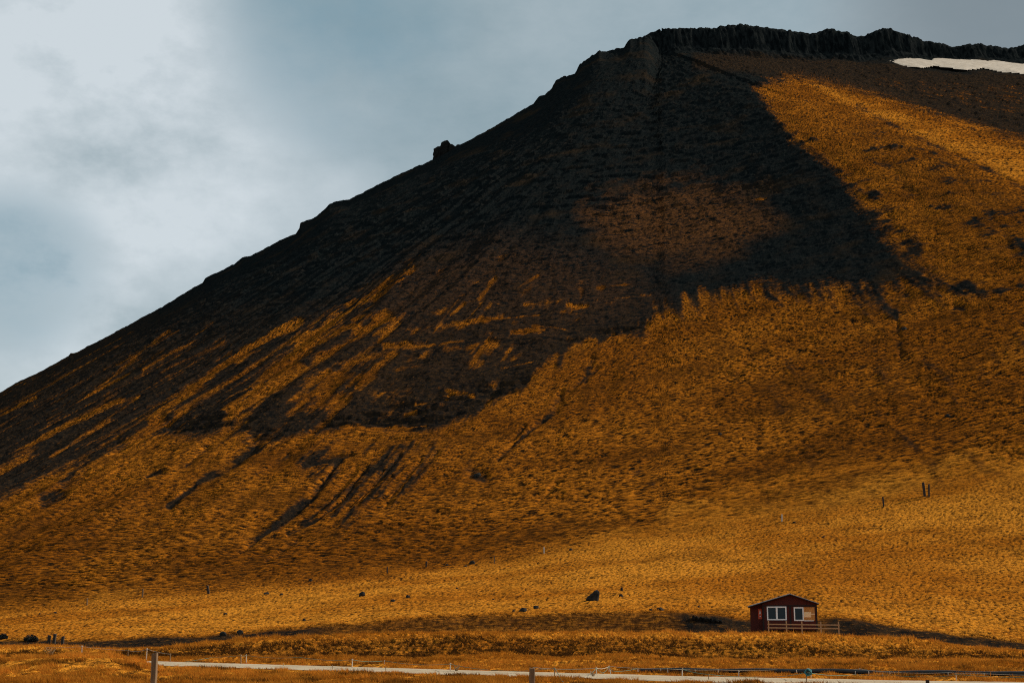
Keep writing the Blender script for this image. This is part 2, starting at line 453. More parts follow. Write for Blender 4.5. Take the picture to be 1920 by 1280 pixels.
    band = sstep(147.5, 150, Y + .4 * wavy) * sstep(156.5, 152.5, Y + wavy * .7)  # dark sedge with the cut slope's shade painted in
    band = np.maximum(band, sstep(108.5, 113.5, Y + 1.6 * wavy) * sstep(127.5, 122.5, Y + .5 * wavy) * np.clip(.9 + .3 * fbm(X / 10, Y / 20, 2, 19), 0, 1))  # dark sedge and painted shade on the steep bank face
    band = np.maximum(band, .55 * sstep(.1, .55, fbm(X / 8, Y / 3.2, 3, 20)) * sstep(104, 96, Y))
    peat_shade = sstep(148, 149.3, Y + .3 * wavy) * sstep(154, 151.6, Y + .5 * wavy) * np.clip(sstep(660, 520, px) + sstep(1535, 1580, px) + .8 * sstep(1240, 1300, px) * sstep(1560, 1500, px) + .28, 0, 1)  # black soil of the ditch; beside the cabin the cut's shadow, painted
    scree_shade = np.maximum(scree_shade, np.clip(peat_shade * (1 + .35 * tus), 0, 1) * (1 - wm))
    if not full:
        return z
    yel = sstep(-22, 22, sdist(YELLOW, px + 1.5 * wig, py + wig * 1.2) + 10 * patch)  # paler pasture grass, with a cloud-shadow edge painted in at the right
    dull = np.maximum(sstep(-40, 36, sdist(DULL, px + 2 * wig, py + 2 * wig, 90) + 14 * patch), .42 * dull2)
    bowl = sstep(-8, 8, sdist(BOWL, px, py + .5 * wig))
    edge_t = tt / np.maximum(np.interp(rr, RFINE, T0F), .01)
    alongE = (X - PX_) * EDIR[0] + (Y - PY_) * EDIR[1]
    dE = (X - PX_) * EDIR[1] - (Y - PY_) * EDIR[0]
    rock = sstep(24, 14, np.where(alongE > 0, dE, rho)) * wm * (Y > 600)
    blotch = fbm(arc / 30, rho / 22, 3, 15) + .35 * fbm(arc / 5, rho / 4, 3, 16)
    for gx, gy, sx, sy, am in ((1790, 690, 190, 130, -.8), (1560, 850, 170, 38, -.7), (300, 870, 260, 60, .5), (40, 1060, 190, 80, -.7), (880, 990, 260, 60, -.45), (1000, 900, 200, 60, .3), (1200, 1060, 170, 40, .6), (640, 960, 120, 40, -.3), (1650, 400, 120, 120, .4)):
        blotch = blotch + am * np.exp(-((px - gx) / sx) ** 2 - ((py - gy) / sy) ** 2)  # brighter and dimmer light on the slope, painted into the grass tone
    fstrip = sstep(-6, 6, sdist(FSTRIP, px, py + .3 * wig))  # sun-facing strip of the spur, its brightness painted as paler grass
    zc = macro(X, Y)
    trail = np.abs((zc / 9.5 + 1.3 * fbm(X / 60, Y / 60, 2, 23)) % 1 - .5) * 9.5
    trail = sstep(.55, .2, trail) * sstep(.0, .3, fbm(X / 35, Y / 35, 2, 24))
    mot = wm * np.clip(.75 * sstep(.18, .62, fbm(arc / 34, rho / 13, 4, 25)) + .45 * sstep(.25, .75, streak2) + .5 * sstep(.2, .7, streak3) * sstep(1300, 900, px) + .7 * sstep(.35, .7, fbm(arc / 7, rho / 3.4, 3, 26)) + .55 * trail, 0, .85)
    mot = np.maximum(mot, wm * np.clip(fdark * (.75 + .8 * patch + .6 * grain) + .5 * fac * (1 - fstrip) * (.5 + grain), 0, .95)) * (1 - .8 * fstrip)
    mot = np.maximum(mot, (1 - wm) * (Y > 158) * np.clip(.6 * sstep(.3, .7, fbm(X / 5, Y / 4, 3, 27)) + .5 * trail, 0, .75))
    return z, dict(scree_shade=scree_shade, yellow=np.clip(yel * (1 - fac) + .6 * fstrip, 0, 1), dull=np.clip(dull * .9, 0, 1), soil=np.clip(bowl + scarp + peat_shade * (1 - wm) + wm * np.clip(.85 * sstep(500, 690, py) + .3 * patch, 0, 1), 0, 1), rock=rock, heather_shade=np.clip(np.maximum(band * (1 - wm) + .25 * tus * band, mot), 0, 1),
                   blotch=np.clip(.5 + .45 * blotch, 0, 1), grain=np.clip(.5 + .5 * ter * wm + (1 - wm) * .5 * tus, 0, 1),
                   snow=sstep(-2, 2, sdist(SNOW, px + .22 * wig, py + .12 * wig, 20)) * (Y > 560))


# ------------------------------------------------------------------ ground mesh
RCOL = np.concatenate([np.linspace(-1.9, -.40, 90, endpoint=False), np.linspace(-.40, .40, 1330), np.linspace(.40, 1.9, 91)[1:]])


def rows_for(y0, y1, n, coarse=700):
    """per ray: n depths spread evenly over the picture's rows"""
    out = np.empty((n, len(RCOL)))
    for i, r in enumerate(RCOL):
        Y = np.exp(np.linspace(math.log(y0[i]), math.log(y1[i]), coarse))
        z = macro(r * Y, Y)
        t = z / Y
        pyv = np.clip(HZ - t * F * 1.0, -80, 1330)
        dm = np.abs(np.diff(pyv))
        hid = t[1:] < np.maximum.accumulate(t)[:-1] - .002
        dm = np.where(hid, np.minimum(dm * .15, .3), dm) + .10 + 60 * np.diff(np.log(Y)) / 10
        m = np.concatenate([[0], np.cumsum(dm)])
        out[:, i] = np.interp(np.linspace(0, m[-1], n), m, Y)
    k = np.exp(-np.linspace(-1.5, 1.5, 13) ** 2)
    k /= k.sum()
    pad = np.pad(out, ((0, 0), (6, 6)), mode='edge')
    return sum(k[j] * pad[:, j:j + out.shape[1]] for j in range(13))


def grid_mesh(name, X, Y, Z, attrs, mat, keep=None, lift=0.0):
    R, K = X.shape
    co = np.stack([X, Y, Z + EYE + lift], -1).reshape(-1, 3)
    idx = np.arange(R * K).reshape(R, K)
    quads = np.stack([idx[:-1, :-1], idx[:-1, 1:], idx[1:, 1:], idx[1:, :-1]], -1).reshape(-1, 4)
    if keep is not None:
        quads = quads[keep.reshape(-1)]
        used, inv = np.unique(quads, return_inverse=True)
        quads = inv.reshape(-1, 4)
        co = co[used]
        attrs = {k: v.reshape(-1)[used] for k, v in attrs.items()}
    me = bpy.data.meshes.new(name)
    me.vertices.add(len(co))
    me.vertices.foreach_set('co', co.astype(np.float32).ravel())
    me.loops.add(len(quads) * 4)
    me.polygons.add(len(quads))
    me.loops.foreach_set('vertex_index', quads.astype(np.int32).ravel())
    me.polygons.foreach_set('loop_start', np.arange(0, len(quads) * 4, 4, dtype=np.int32))
    me.polygons.foreach_set('use_smooth', np.ones(len(quads), bool))
    me.update(calc_edges=True)
    for k, v in attrs.items():
        a = me.attributes.new(k, 'FLOAT', 'POINT')
        a.data.foreach_set('value', np.ascontiguousarray(v.reshape(-1), np.float32))
    me.materials.append(mat)
    o = bpy.data.objects.new(name, me)
    C.objects.link(o)
    return o


# ------------------------------------------------------------------ materials
def new_mat(name):
    m = bpy.data.materials.new(name)
    m.use_nodes = True
    nt = m.node_tree
    b = nt.nodes['Principled BSDF']
    b.inputs['Specular IOR Level'].default_value = .2
    return m, nt, b


class N:
    """small node helper"""

    def __init__(s, nt):
        s.nt = nt

    def node(s, t, **kw):
        n = s.nt.nodes.new(t)
        for k, v in kw.items():
            setattr(n, k, v)
        return n

    def attr(s, name):
        return s.node('ShaderNodeAttribute', attribute_name=name).outputs['Fac']

    def noise(s, vec, scale, detail=3, rough=.55):
        n = s.node('ShaderNodeTexNoise')
        n.inputs['Scale'].default_value = scale
        n.inputs['Detail'].default_value = detail
        n.inputs['Roughness'].default_value = rough
        s.nt.links.new(vec, n.inputs['Vector'])
        return n.outputs['Fac']

    def ramp(s, fac, a, b):
        n = s.node('ShaderNodeMapRange')
        n.inputs[1].default_value, n.inputs[2].default_value = a, b
        s.nt.links.new(fac, n.inputs[0])
        return n.outputs[0]

    def math(s, op, a, b):
        n = s.node('ShaderNodeMath', operation=op)
        for i, v in enumerate((a, b)):
            if isinstance(v, (int, float)):
                n.inputs[i].default_value = v
            else:
                s.nt.links.new(v, n.inputs[i])
        return n.outputs[0]

    def mix(s, fac, a, b, blend='MIX'):
        n = s.node('ShaderNodeMix', data_type='RGBA', blend_type=blend)
        if isinstance(fac, (int, float)):
            n.inputs[0].default_value = fac
        else:
            s.nt.links.new(fac, n.inputs[0])
        for i, v in ((6, a), (7, b)):
            if isinstance(v, tuple):
                n.inputs[i].default_value = (*v, 1)
            else:
                s.nt.links.new(v, n.inputs[i])
        return n.outputs[2]

    def pos(s, sx=1, sy=1, sz=1):
        g = s.node('ShaderNodeNewGeometry').outputs['Position']
        m = s.node('ShaderNodeMapping')
        m.inputs['Scale'].default_value = (sx, sy, sz)
        s.nt.links.new(g, m.inputs['Vector'])
        return m.outputs[0]

    def objpos(s, sx=1, sy=1, sz=1):
        g = s.node('ShaderNodeTexCoord').outputs['Object']
        m = s.node('ShaderNodeMapping')
        m.inputs['Scale'].default_value = (sx, sy, sz)
        s.nt.links.new(g, m.inputs['Vector'])
        return m.outputs[0]

    def bump(s, h, strength, dist, bsdf):
        n = s.node('ShaderNodeBump')
        n.inputs['Strength'].default_value = strength
        n.inputs['Distance'].default_value = dist
        s.nt.links.new(h, n.inputs['Height'])
        s.nt.links.new(n.outputs[0], bsdf.inputs['Normal'])


STRAW = (.61, .192, .014)
STRAW_Y = (.70, .258, .025)
RUST = (.38, .112, .008)
DARKG = (.017, .0105, .0055)
HEATHER_SHADE = (.080, .029, .006)  # heather and sedge, also the painted shade of the banks


def land_material():
    m, nt, b = new_mat('hillside')
    n = N(nt)
    p = n.pos()
    fine = n.noise(n.pos(.40, .6, 2.1), 2.6, 3)
    mid = n.noise(p, .55, 4)
    vfine = n.noise(n.pos(1, 1, 2.2), 9, 2)
    gr = n.attr('grain')
    straw = n.mix(n.attr('yellow'), STRAW, STRAW_Y)
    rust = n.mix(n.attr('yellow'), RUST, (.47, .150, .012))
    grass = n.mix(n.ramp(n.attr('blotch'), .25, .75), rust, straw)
    k = n.math('ADD', n.math('MULTIPLY', gr, .6), n.math('MULTIPLY', fine, .5))
    k = n.math('ADD', k, n.math('MULTIPLY', n.math('SUBTRACT', vfine, .5), .35))
    k = n.math('ADD', k, n.math('MULTIPLY', n.attr('yellow'), .09))
    grass = n.mix(n.ramp(k, .77, .42), grass, DARKG)  # low gaps between tufts darkened, their shade painted into the colour
    grass = n.mix(n.math('MULTIPLY', n.attr('heather_shade'), n.ramp(fine, .75, .35)), grass, HEATHER_SHADE)
    varied = n.noise(n.pos(1, 1, .6), .045, 4, .6)
    # scree: basalt gravel and painted shadow; brown heath stands for shaded grass where dull
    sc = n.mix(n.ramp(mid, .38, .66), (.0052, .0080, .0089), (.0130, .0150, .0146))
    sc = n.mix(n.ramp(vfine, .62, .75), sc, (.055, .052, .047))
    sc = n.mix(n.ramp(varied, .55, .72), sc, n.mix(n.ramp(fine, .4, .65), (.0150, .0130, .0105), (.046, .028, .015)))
    heath_shade = n.mix(n.ramp(n.math('ADD', n.math('MULTIPLY', fine, .5), n.math('MULTIPLY', vfine, .5)), .44, .60), (.013, .010, .007), (.22, .085, .025))
    sc = n.mix(n.math('MULTIPLY', n.attr('dull'), n.ramp(mid, .36, .54)), sc, heath_shade)
    earth = n.mix(n.ramp(mid, .4, .65), (.0120, .0105, .0095), (.036, .022, .0125))
    earth = n.mix(n.ramp(fine, .60, .70), earth, (.15, .065, .016))
    sc = n.mix(n.math('MULTIPLY', n.attr('soil'), .85), sc, earth)
    rk = n.mix(n.ramp(n.noise(n.pos(1, 1, .22), .5, 4), .4, .65), (.0048, .0066, .0073), (.019, .021, .0205))
    sc = n.mix(n.attr('rock'), sc, rk)
    col = n.mix(n.attr('scree_shade'), grass, sc)
    nt.links.new(col, b.inputs['Base Color'])
    b.inputs['Roughness'].default_value = .95
    b.inputs['Specular IOR Level'].default_value = 0
    n.bump(n.math('ADD', fine, n.math('MULTIPLY', vfine, .6)), 1.0, .34, b)
    return m


def simple(name, col, col2=None, scale=8, rough=.8, bump=.3, dist=.01, stretch=(1, 1, 1), metal=0, spec=.3):
    m, nt, b = new_mat(name)
    n = N(nt)
    v = n.noise(n.objpos(*stretch), scale, 4)
    nt.links.new(n.mix(n.ramp(v, .35, .65), col, col2 or tuple(c * .6 for c in col)), b.inputs['Base Color'])
    b.inputs['Roughness'].default_value = rough
    b.inputs['Metallic'].default_value = metal
    b.inputs['Specular IOR Level'].default_value = spec
    if bump:
        n.bump(v, bump, dist, b)
    return m


M_LAND = land_material()


def snow_material():
    m, nt, b = new_mat('old_snow')
    n = N(nt)
    v = n.noise(n.pos(1, 1, 1), .25, 5, .65)
    f = n.noise(n.pos(), 1.6, 3)
    c = n.mix(n.ramp(v, .35, .7), (.53, .445, .355), (.38, .30, .22))
    c = n.mix(n.ramp(f, .60, .70), c, (.2, .15, .11))
    nt.links.new(c, b.inputs['Base Color'])
    b.inputs['Roughness'].default_value = .7
    n.bump(v, .5, .6, b)
    return m


def road_material():
    m, nt, b = new_mat('gravel')
    n = N(nt)
    v = n.noise(n.pos(), .5, 5, .6)
    f = n.noise(n.pos(), 14, 2)
    c = n.mix(n.ramp(v, .35, .7), (.47, .37, .25), (.37, .28, .18))
    c = n.mix(n.ramp(f, .58, .72), c, (.20, .15, .10))
    nt.links.new(c, b.inputs['Base Color'])
    b.inputs['Roughness'].default_value = .95
    n.bump(f, .6, .03, b)
    return m


M_SNOW, M_ROAD = snow_material(), road_material()
M_ROCK = simple('basalt', (.017, .018, .018), (.040, .034, .028), 2.2, .95, .8, .12, spec=.03)
M_DARKROCK = simple('dark_stone', (.009, .009, .009), (.018, .015, .012), 2.2, .95, .8, .1, spec=.02)
M_WOOD = simple('weathered_wood', (.22, .14, .075), (.12, .073, .038), 6, .85, .5, .01, (6, 6, .7))
M_RAIL = simple('rail_wood', (.50, .31, .16), (.34, .2, .1), 6, .85, .4, .01, (.7, 6, 6))
M_DARKWOOD = simple('tarred_wood', (.05, .037, .027), (.03, .022, .017), 6, .85, .4, .01, (6, 6, .7))
M_PALE = simple('pale_stake', (.62, .55, .45), (.45, .36, .27), 6, .8, .2, .005, (6, 6, .7))
M_BLACK = simple('black_plastic', (.014, .016, .018), (.03, .03, .03), 3, .55, .2, .01)
M_ROPE = simple('green_rope', (.08, .20, .13), (.05, .13, .09), 20, .7, .2, .003)
M_WIRE = simple('pale_wire', (.5, .42, .3), (.35, .28, .2), 20, .6, 0)
M_TWIG = simple('dry_twig', (.36, .25, .14), (.2, .13, .07), 12, .9, .2, .003)


# ------------------------------------------------------------------ custom properties
def tag(o, label=None, cat=None, group=None, kind=None):
    if label:
        o['label'] = label
    if cat:
        o['category'] = cat
    if group:
        o['group'] = group
    if kind:
        o['kind'] = kind
    return o


# ------------------------------------------------------------------ build the land
fy_c = np.interp(RCOL, RC, FOOTY)
Y1 = rows_for(np.full(len(RCOL), 5.0), fy_c, 440)
# rows climb evenly to the skyline of each ray, then a few run down the far side
_Yt = np.linspace(250, 960, 900)
yc = np.array([_Yt[int(np.argmax(macro(r * _Yt, _Yt) / _Yt))] for r in RCOL])
_k = np.exp(-np.linspace(-2, 2, 61) ** 2)
_k /= _k.sum()
yc = np.maximum(np.convolve(np.pad(yc, 30, mode='edge'), _k, 'valid') + 14, fy_c + 40)
Y2 = rows_for(fy_c, yc, 840)
Y2 = np.concatenate([Y2, yc[None] + (1150.0 - yc)[None] * (np.arange(1, 25) / 24.0)[:, None] ** 1.5], 0)
Y2[0] = Y1[-1]


def land(Yg):
    X = RCOL[None, :] * Yg
    z, at = ground(X, Yg, True)
    return X, Yg, z, at


X1, Y1, Z1, A1 = land(Y1)
X2, Y2, Z2, A2 = land(Y2)
X2[0], Z2[0] = X1[-1], Z1[-1]
SNOWA = A2.pop('snow')
A1.pop('snow')
# the sheet also runs under and behind the photographer, and on beyond the mountain
pre = lambda a, v: np.concatenate([v[None], a], 0)
X1b = pre(X1, RCOL * 150)
Y1b = pre(Y1, np.full(len(RCOL), -120.0))
Z1b = pre(Z1, np.full(len(RCOL), -1.5))
A1b = {k: pre(v, v[0]) for k, v in A1.items()}
pasture = grid_mesh('pasture', X1b, Y1b, Z1b, A1b, M_LAND)
tag(pasture, 'dry golden pasture and grassy bank below the mountain', 'pasture', kind='structure')
post = lambda a, v: np.concatenate([a, v[None]], 0)
X2b = post(X2, RCOL * 7000)
Y2b = post(Y2, np.full(len(RCOL), 7000.0))
Z2b = post(Z2, np.full(len(RCOL), -3.0))
A2b = {k: post(v, v[-1]) for k, v in A2.items()}
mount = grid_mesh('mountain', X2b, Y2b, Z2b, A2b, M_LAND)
tag(mount, 'steep mountain with black basalt gravel and painted shadow above and rusty grass below', 'mountain', kind='structure')
# snow bank under the cliff: its own sheet lying on the slope
s4 = (SNOWA[:-1, :-1] + SNOWA[1:, :-1] + SNOWA[:-1, 1:] + SNOWA[1:, 1:]) / 4
_keep = CLIFF
CLIFF = 0.0
Zs = macro(X2, Y2)
CLIFF = _keep
Zs = Zs + .75 + 1.1 * SNOWA + .3 * fbm(X2 / 16, Y2 / 12, 3, 91)
snow = grid_mesh('snow_patch', X2, Y2, Zs, {}, M_SNOW, keep=s4 > .35)
tag(snow, 'patch of old grey-white snow below the summit cliff', 'snow', kind='stuff')


def pick(px, py, y0=5.0, y1=1100.0, n=9000):
    """where the line of sight through a pixel meets the ground -> (X, Y, Zworld)"""
    r, t = rt(px, py)
    Y = np.exp(np.linspace(math.log(y0), math.log(y1), n))
    h = ground(r * Y, Y) - t * Y
    k = np.where(h > 0)[0]
    k = k[0] if len(k) else int(np.argmax(h))
    return Vector((r * Y[k], Y[k], t * Y[k] + EYE))


def at_depth(px, py, Y):
    r, t = rt(px, py)
    return Vector((float(r) * Y, Y, float(t) * Y + EYE))


def gz(X, Y):
    return float(ground(np.array([X], float), np.array([Y], float))[0]) + EYE


# ------------------------------------------------------------------ mesh helpers
def obj(name, bm, mat, parent=None, smooth=False, loc=None):
    me = bpy.data.meshes.new(name)
    bm.normal_update()
    bm.to_mesh(me)
    bm.free()
    if smooth:
        me.polygons.foreach_set('use_smooth', np.ones(len(me.polygons), bool))
    for m in (mat if isinstance(mat, list) else [mat]):
        me.materials.append(m)
    o = bpy.data.objects.new(name, me)
    C.objects.link(o)
    if parent:
        o.parent = parent
    if loc is not None:
        o.location = loc
    return o


def empty(name, loc, rz=0):
    o = bpy.data.objects.new(name, None)
    C.objects.link(o)
    o.location = loc
    o.rotation_euler.z = rz
    o.empty_display_size = .3
    return o


def box(bm, x0, x1, y0, y1, z0, z1, mi=0):
    vs = [bm.verts.new(c) for c in ((x0, y0, z0), (x1, y0, z0), (x1, y1, z0), (x0, y1, z0), (x0, y0, z1), (x1, y0, z1), (x1, y1, z1), (x0, y1, z1))]
    for f in ((3, 2, 1, 0), (4, 5, 6, 7), (0, 1, 5, 4), (1, 2, 6, 5), (2, 3, 7, 6), (3, 0, 4, 7)):
        bm.faces.new([vs[i] for i in f]).material_index = mi
    return bm


def prism(bm, prof, y0, y1):
    """profile in x,z extruded along y"""
    a = [bm.verts.new((x, y0, z)) for x, z in prof]
    b = [bm.verts.new((x, y1, z)) for x, z in prof]
    k = len(prof)
    bm.faces.new(a)
    bm.faces.new(b[::-1])
    for i in range(k):
        bm.faces.new((a[i], b[i], b[(i + 1) % k], a[(i + 1) % k]))
    return bm


def tube(bm, pts, rad, seg=6):
    rings = []
    pts = [Vector(p) for p in pts]
    for i, p in enumerate(pts):
        d = (pts[min(i + 1, len(pts) - 1)] - pts[max(i - 1, 0)]).normalized()
        a = d.orthogonal().normalized() if abs(d.z) > .9 else d.cross(Vector((0, 0, 1))).normalized()
        b = d.cross(a).normalized()
        rr = rad[i] if isinstance(rad, (list, tuple)) else rad
        rings.append([bm.verts.new(p + rr * (math.cos(2 * PI * k / seg) * a + math.sin(2 * PI * k / seg) * b)) for k in range(seg)])
    for q0, q1 in zip(rings[:-1], rings[1:]):
        for k in range(seg):
            bm.faces.new((q0[k], q0[(k + 1) % seg], q1[(k + 1) % seg], q1[k]))
    bm.faces.new(rings[0][::-1])
    bm.faces.new(rings[-1])
    return bm


def rock_bm(w, d, h, seed, sub=3, sharp=.28):
    rnd = random.Random(seed)
    bm = bmesh.new()
    bmesh.ops.create_icosphere(bm, subdivisions=sub, radius=1)
    planes = []
    for i in range(11):
        nn = Vector((rnd.gauss(0, 1), rnd.gauss(0, 1), rnd.gauss(.1, .8))).normalized()
        planes.append((nn, rnd.uniform(.62, .95)))
    from mathutils import noise
    for v in bm.verts:
        c = v.co.copy()
        for nn, k in planes:                        # chop flat facets
            e = c.dot(nn) - k
            if e > 0:
                c -= nn * e
        c += c.normalized() * (.10 * noise.noise(c * 2.3 + Vector((seed, 0, 0))) + .05 * noise.noise(c * 6 + Vector((0, seed, 0))))
        v.co = Vector((c.x * w / 2, c.y * d / 2, c.z * h * .72 + h * .32))
    return bm


# ------------------------------------------------------------------ gravel road
def road():
    p = np.array(ROAD, float)
    seg = np.concatenate([[0], np.cumsum(np.hypot(*np.diff(p, axis=0).T))])
    s = np.linspace(0, seg[-1], 420)
    cx, cy = np.interp(s, seg, p[:, 0]), np.interp(s, seg, p[:, 1])
    for _ in range(30):
        cx[1:-1] = (cx[:-2] + cx[2:] + 2 * cx[1:-1]) / 4
        cy[1:-1] = (cy[:-2] + cy[2:] + 2 * cy[1:-1]) / 4
    tx, ty = np.gradient(cx), np.gradient(cy)
    L = np.hypot(tx, ty)
    nx, ny = -ty / L, tx / L
    wv = np.linspace(-1, 1, 25)
    ragged = ROADW + .35 * fbm(s / 2.2, s * 0, 3, 61)
    X = cx[:, None] + nx[:, None] * wv[None] * ragged[:, None]
    Y = cy[:, None] + ny[:, None] * wv[None] * ragged[:, None]
    crown = .10 * (1 - wv ** 2)[None] - .03 * np.exp(-((np.abs(wv) - .42) / .12) ** 2)[None]
    Z = ground(X, Y) + .012 + crown + .01 * fbm(X / .5, Y / .5, 2, 62)
    o = grid_mesh('gravel_road', X, Y, Z, {}, M_ROAD)
    tag(o, 'pale gravel road crossing the foot of the pasture', 'road', kind='structure')


road()


# ------------------------------------------------------------------ cabin
def cabin():
    Yc = 140.0
    base = at_depth(1407.5, 1187, Yc + .6)
    base.z = min(base.z, gz(base.x + 3, Yc) + .03)
    t = empty('cabin', base, math.radians(-10.9))
    tag(t, 'small dark red wooden cabin with white window frames on the grassy bank', 'cabin')
    W0, W, D, HE, AP, AX = 1.2, 6.38, 4.6, 2.66, 3.66, 3.88
    th = .12
    m, nt, b = new_mat('red_cladding')
    n = N(nt)
    wv = n.node('ShaderNodeTexWave', wave_type='BANDS', bands_direction='X')
    wv.inputs['Scale'].default_value = 2.2
    nt.links.new(n.objpos(1, 1, 0), wv.inputs['Vector'])
    nz = n.noise(n.objpos(2, 2, .5), 3, 4)
    nt.links.new(n.mix(n.ramp(nz, .3, .7), (.090, .018, .012), (.058, .013, .010)), b.inputs['Base Color'])
    b.inputs['Roughness'].default_value = .8
    n.bump(n.ramp(wv.outputs[0], .0, .15), .5, .012, b)
    red = m
    dark = simple('dark_trim', (.022, .014, .012), (.015, .010, .009), 5, .8, .2, .005)
    white = simple('white_frame', (.92, .91, .88), (.80, .79, .76), 6, .6, .1, .003)
    roofm = simple('roof_sheet', (.06, .07, .075), (.04, .045, .05), 2, .6, .2, .01, metal=.0, spec=.4)
    fasc = simple('fascia_paint', (.42, .45, .47), (.28, .30, .31), 4, .6, .1, .003)
    gm, nt, gb = new_mat('window_glass')
    gb.inputs['Base Color'].default_value = (.008, .016, .022, 1)
    gb.inputs['Roughness'].default_value = .06
    gb.inputs['Specular IOR Level'].default_value = .3
    F0 = .34                                           # floor above the ground on the front
    # window holes: (x0, x1, z0, z1)
    wl = (1.62, 3.49, 1.27, 2.57)
    wr = (4.18, 6.16, 1.20, 2.50)

    def wall_x(bm, x0, x1, z0, z1, y0, y1, holes):
        xs = sorted({x0, x1} | {h[0] for h in holes} | {h[1] for h in holes})
        for a, c in zip(xs[:-1], xs[1:]):
            hs = [h for h in holes if h[0] <= a and h[1] >= c]
            if hs:
                box(bm, a, c, y0, y1, z0, hs[0][2])
                box(bm, a, c, y0, y1, hs[0][3], z1)
            else:
                box(bm, a, c, y0, y1, z0, z1)
    zl = lambda x: AP - (AX - x) * SL if x < AX else AP - (x - AX) * SR
    SL, SR = .296, .345
    bm = bmesh.new()
    wall_x(bm, W0 + th, W - th, F0, HE, 0, th, [wl, wr])
    prism(bm, [(W0 + th, HE), (W - th, HE), (W - th, zl(W - th) - .02), (AX, AP - .02), (W0 + th, zl(W0 + th) - .02)], .004, th)
    obj('front_wall', bm, red, t)
    bm = bmesh.new()
    wall_x(bm, th, W - th, F0, 2.45, D - th, D, [(4.75, 6.2, 1.0, 2.42)])
    prism(bm, [(th, 2.45), (W - th, 2.45), (W - th, zl(W - th) - .02), (AX, AP - .02), (th, zl(th) - .02)], D - th, D - .004)
    obj('back_wall', bm, red, t)
    # lean-to on the left, set back a little, down to the ground
    bm = bmesh.new()
    prism(bm, [(0, -.1), (W0 - .002, -.1), (W0 - .002, zl(W0) - .03), (0, zl(0) - .03)], .55, .55 + th)
    box(bm, 0, th, .55 + th, D, -.1, 2.45)
    obj('annex_wall', bm, red, t)
    for x, z in ((W0, zl(W0) - .04), (W - th, zl(W) - .04)):
        bm = bmesh.new()
        box(bm, x, x + th, 0, D, F0, z)
        obj('side_wall', bm, red, t)
    bm = bmesh.new()
    box(bm, W0 + th, W - th, th, D - th, F0 - .12, F0 + .05)
    obj('floor_deck', bm, dark, t)
    for x in (1.6, 3.0, 4.4, 5.9):                     # foundation piles under the raised floor
        bm = bmesh.new()
        tube(bm, [(x, .35, -.35), (x, .35, F0 - .12)], .09, 8)
        obj('pile', bm, dark, t)
    bm = bmesh.new()
    box(bm, W0 + th, W - th, .6, .65, -.25, F0 - .12)
    obj('skirting', bm, dark, t)
    # roof: two sheets with overhang
    ov = .30
    for s, sl, ln in ((-1, SL, AX + .18), (1, SR, W - AX + .18)):
        bm = bmesh.new()
        xa, xb = AX, AX + s * ln
        za, zb = AP + .10, AP + .10 - sl * ln
        pr = [(xa, za), (xb, zb), (xb, zb - .09), (xa, za - .09)]
        prism(bm, pr if s < 0 else pr[::-1], -ov, D + ov)
        bmesh.ops.recalc_face_normals(bm, faces=bm.faces)
        rf = obj('roof', bm, roofm, t)
        bm = bmesh.new()
        pr = [(xa, za + .012), (xb + s * .01, zb + .012), (xb + s * .01, zb - .10), (xa, za - .10)]
        prism(bm, pr if s < 0 else pr[::-1], -ov - .04, -ov - .002)
        bmesh.ops.recalc_face_normals(bm, faces=bm.faces)
        obj('fascia', bm, dark, rf)
        bm = bmesh.new()
        hh = .055 if s < 0 else .03
        prism(bm, [(xa, za + hh), (xb + s * .012, zb + hh), (xb + s * .012, zb - .02), (xa, za - .02)][::s], -ov - .06, -ov + .03)
        bmesh.ops.recalc_face_normals(bm, faces=bm.faces)
        obj('roof_edge', bm, fasc, rf)
    # horizontal board under the gable and corner boards
    bm = bmesh.new()
    box(bm, W0, W, -.035, -.003, HE - .09, HE + .03)
    obj('gable_board', bm, dark, t)
    for x in (W0, W - .12):
        bm = bmesh.new()
        box(bm, x - .01, x + .13, -.03, -.003, F0, HE - .09)
        obj('corner_board', bm, dark, t)
    bm = bmesh.new()
    box(bm, 3.76, 3.92, -.028, -.003, F0, HE - .09)
    obj('cover_strip', bm, dark, t)

    def frame(name, x0, x1, z0, z1, parent, wdt=.115, out=-.05):
        bm = bmesh.new()
        box(bm, x0, x1, out, .05, z1 - wdt, z1)
        box(bm, x0, x1, out, .05, z0, z0 + wdt)
        box(bm, x0, x0 + wdt, out, .05, z0 + wdt, z1 - wdt)
        box(bm, x1 - wdt, x1, out, .05, z0 + wdt, z1 - wdt)
        return obj(name, bm, white, parent)
    # left window: two dark panes in one white frame
    w1 = frame('window', *wl, t)
    x0, x1, z0, z1 = wl
    bm = bmesh.new()
    xm = (x0 + x1) / 2
    box(bm, xm - .085, xm + .085, -.044, .044, z0 + .115, z1 - .115)
    obj('mullion', bm, white, w1)
    for a, c in ((x0 + .115, xm - .085), (xm + .085, x1 - .115)):
        bm = bmesh.new()
        box(bm, a, c, -.005, .004, z0 + .115, z1 - .115)
        obj('pane', bm, gm, w1)
    # right window: one framed dark pane, one bay with added stand-in boards
    x0, x1, z0, z1 = wr
    xs = x0 + .93
    w2 = frame('window', x0, xs, z0, z1, t)
    bm = bmesh.new()
    box(bm, x0 + .115, xs - .115, -.005, .004, z0 + .115, z1 - .115)
    obj('pane', bm, gm, w2)
    bm = bmesh.new()
    box(bm, xs, x1 - .12, -.07, .02, z0 - .02, z0 + .05)
    obj('sill', bm, white, w2)
    # boards added in the right bay, standing in for the warm light seen there
    ply = simple('standin_boards', (.66, .29, .075), (.36, .15, .04), 3, .8, .3, .006, (2.5, 1, .5))
    brd = simple('standin_pale_board', (.95, .70, .40), (.85, .58, .30), 5, .8, .1, .003)
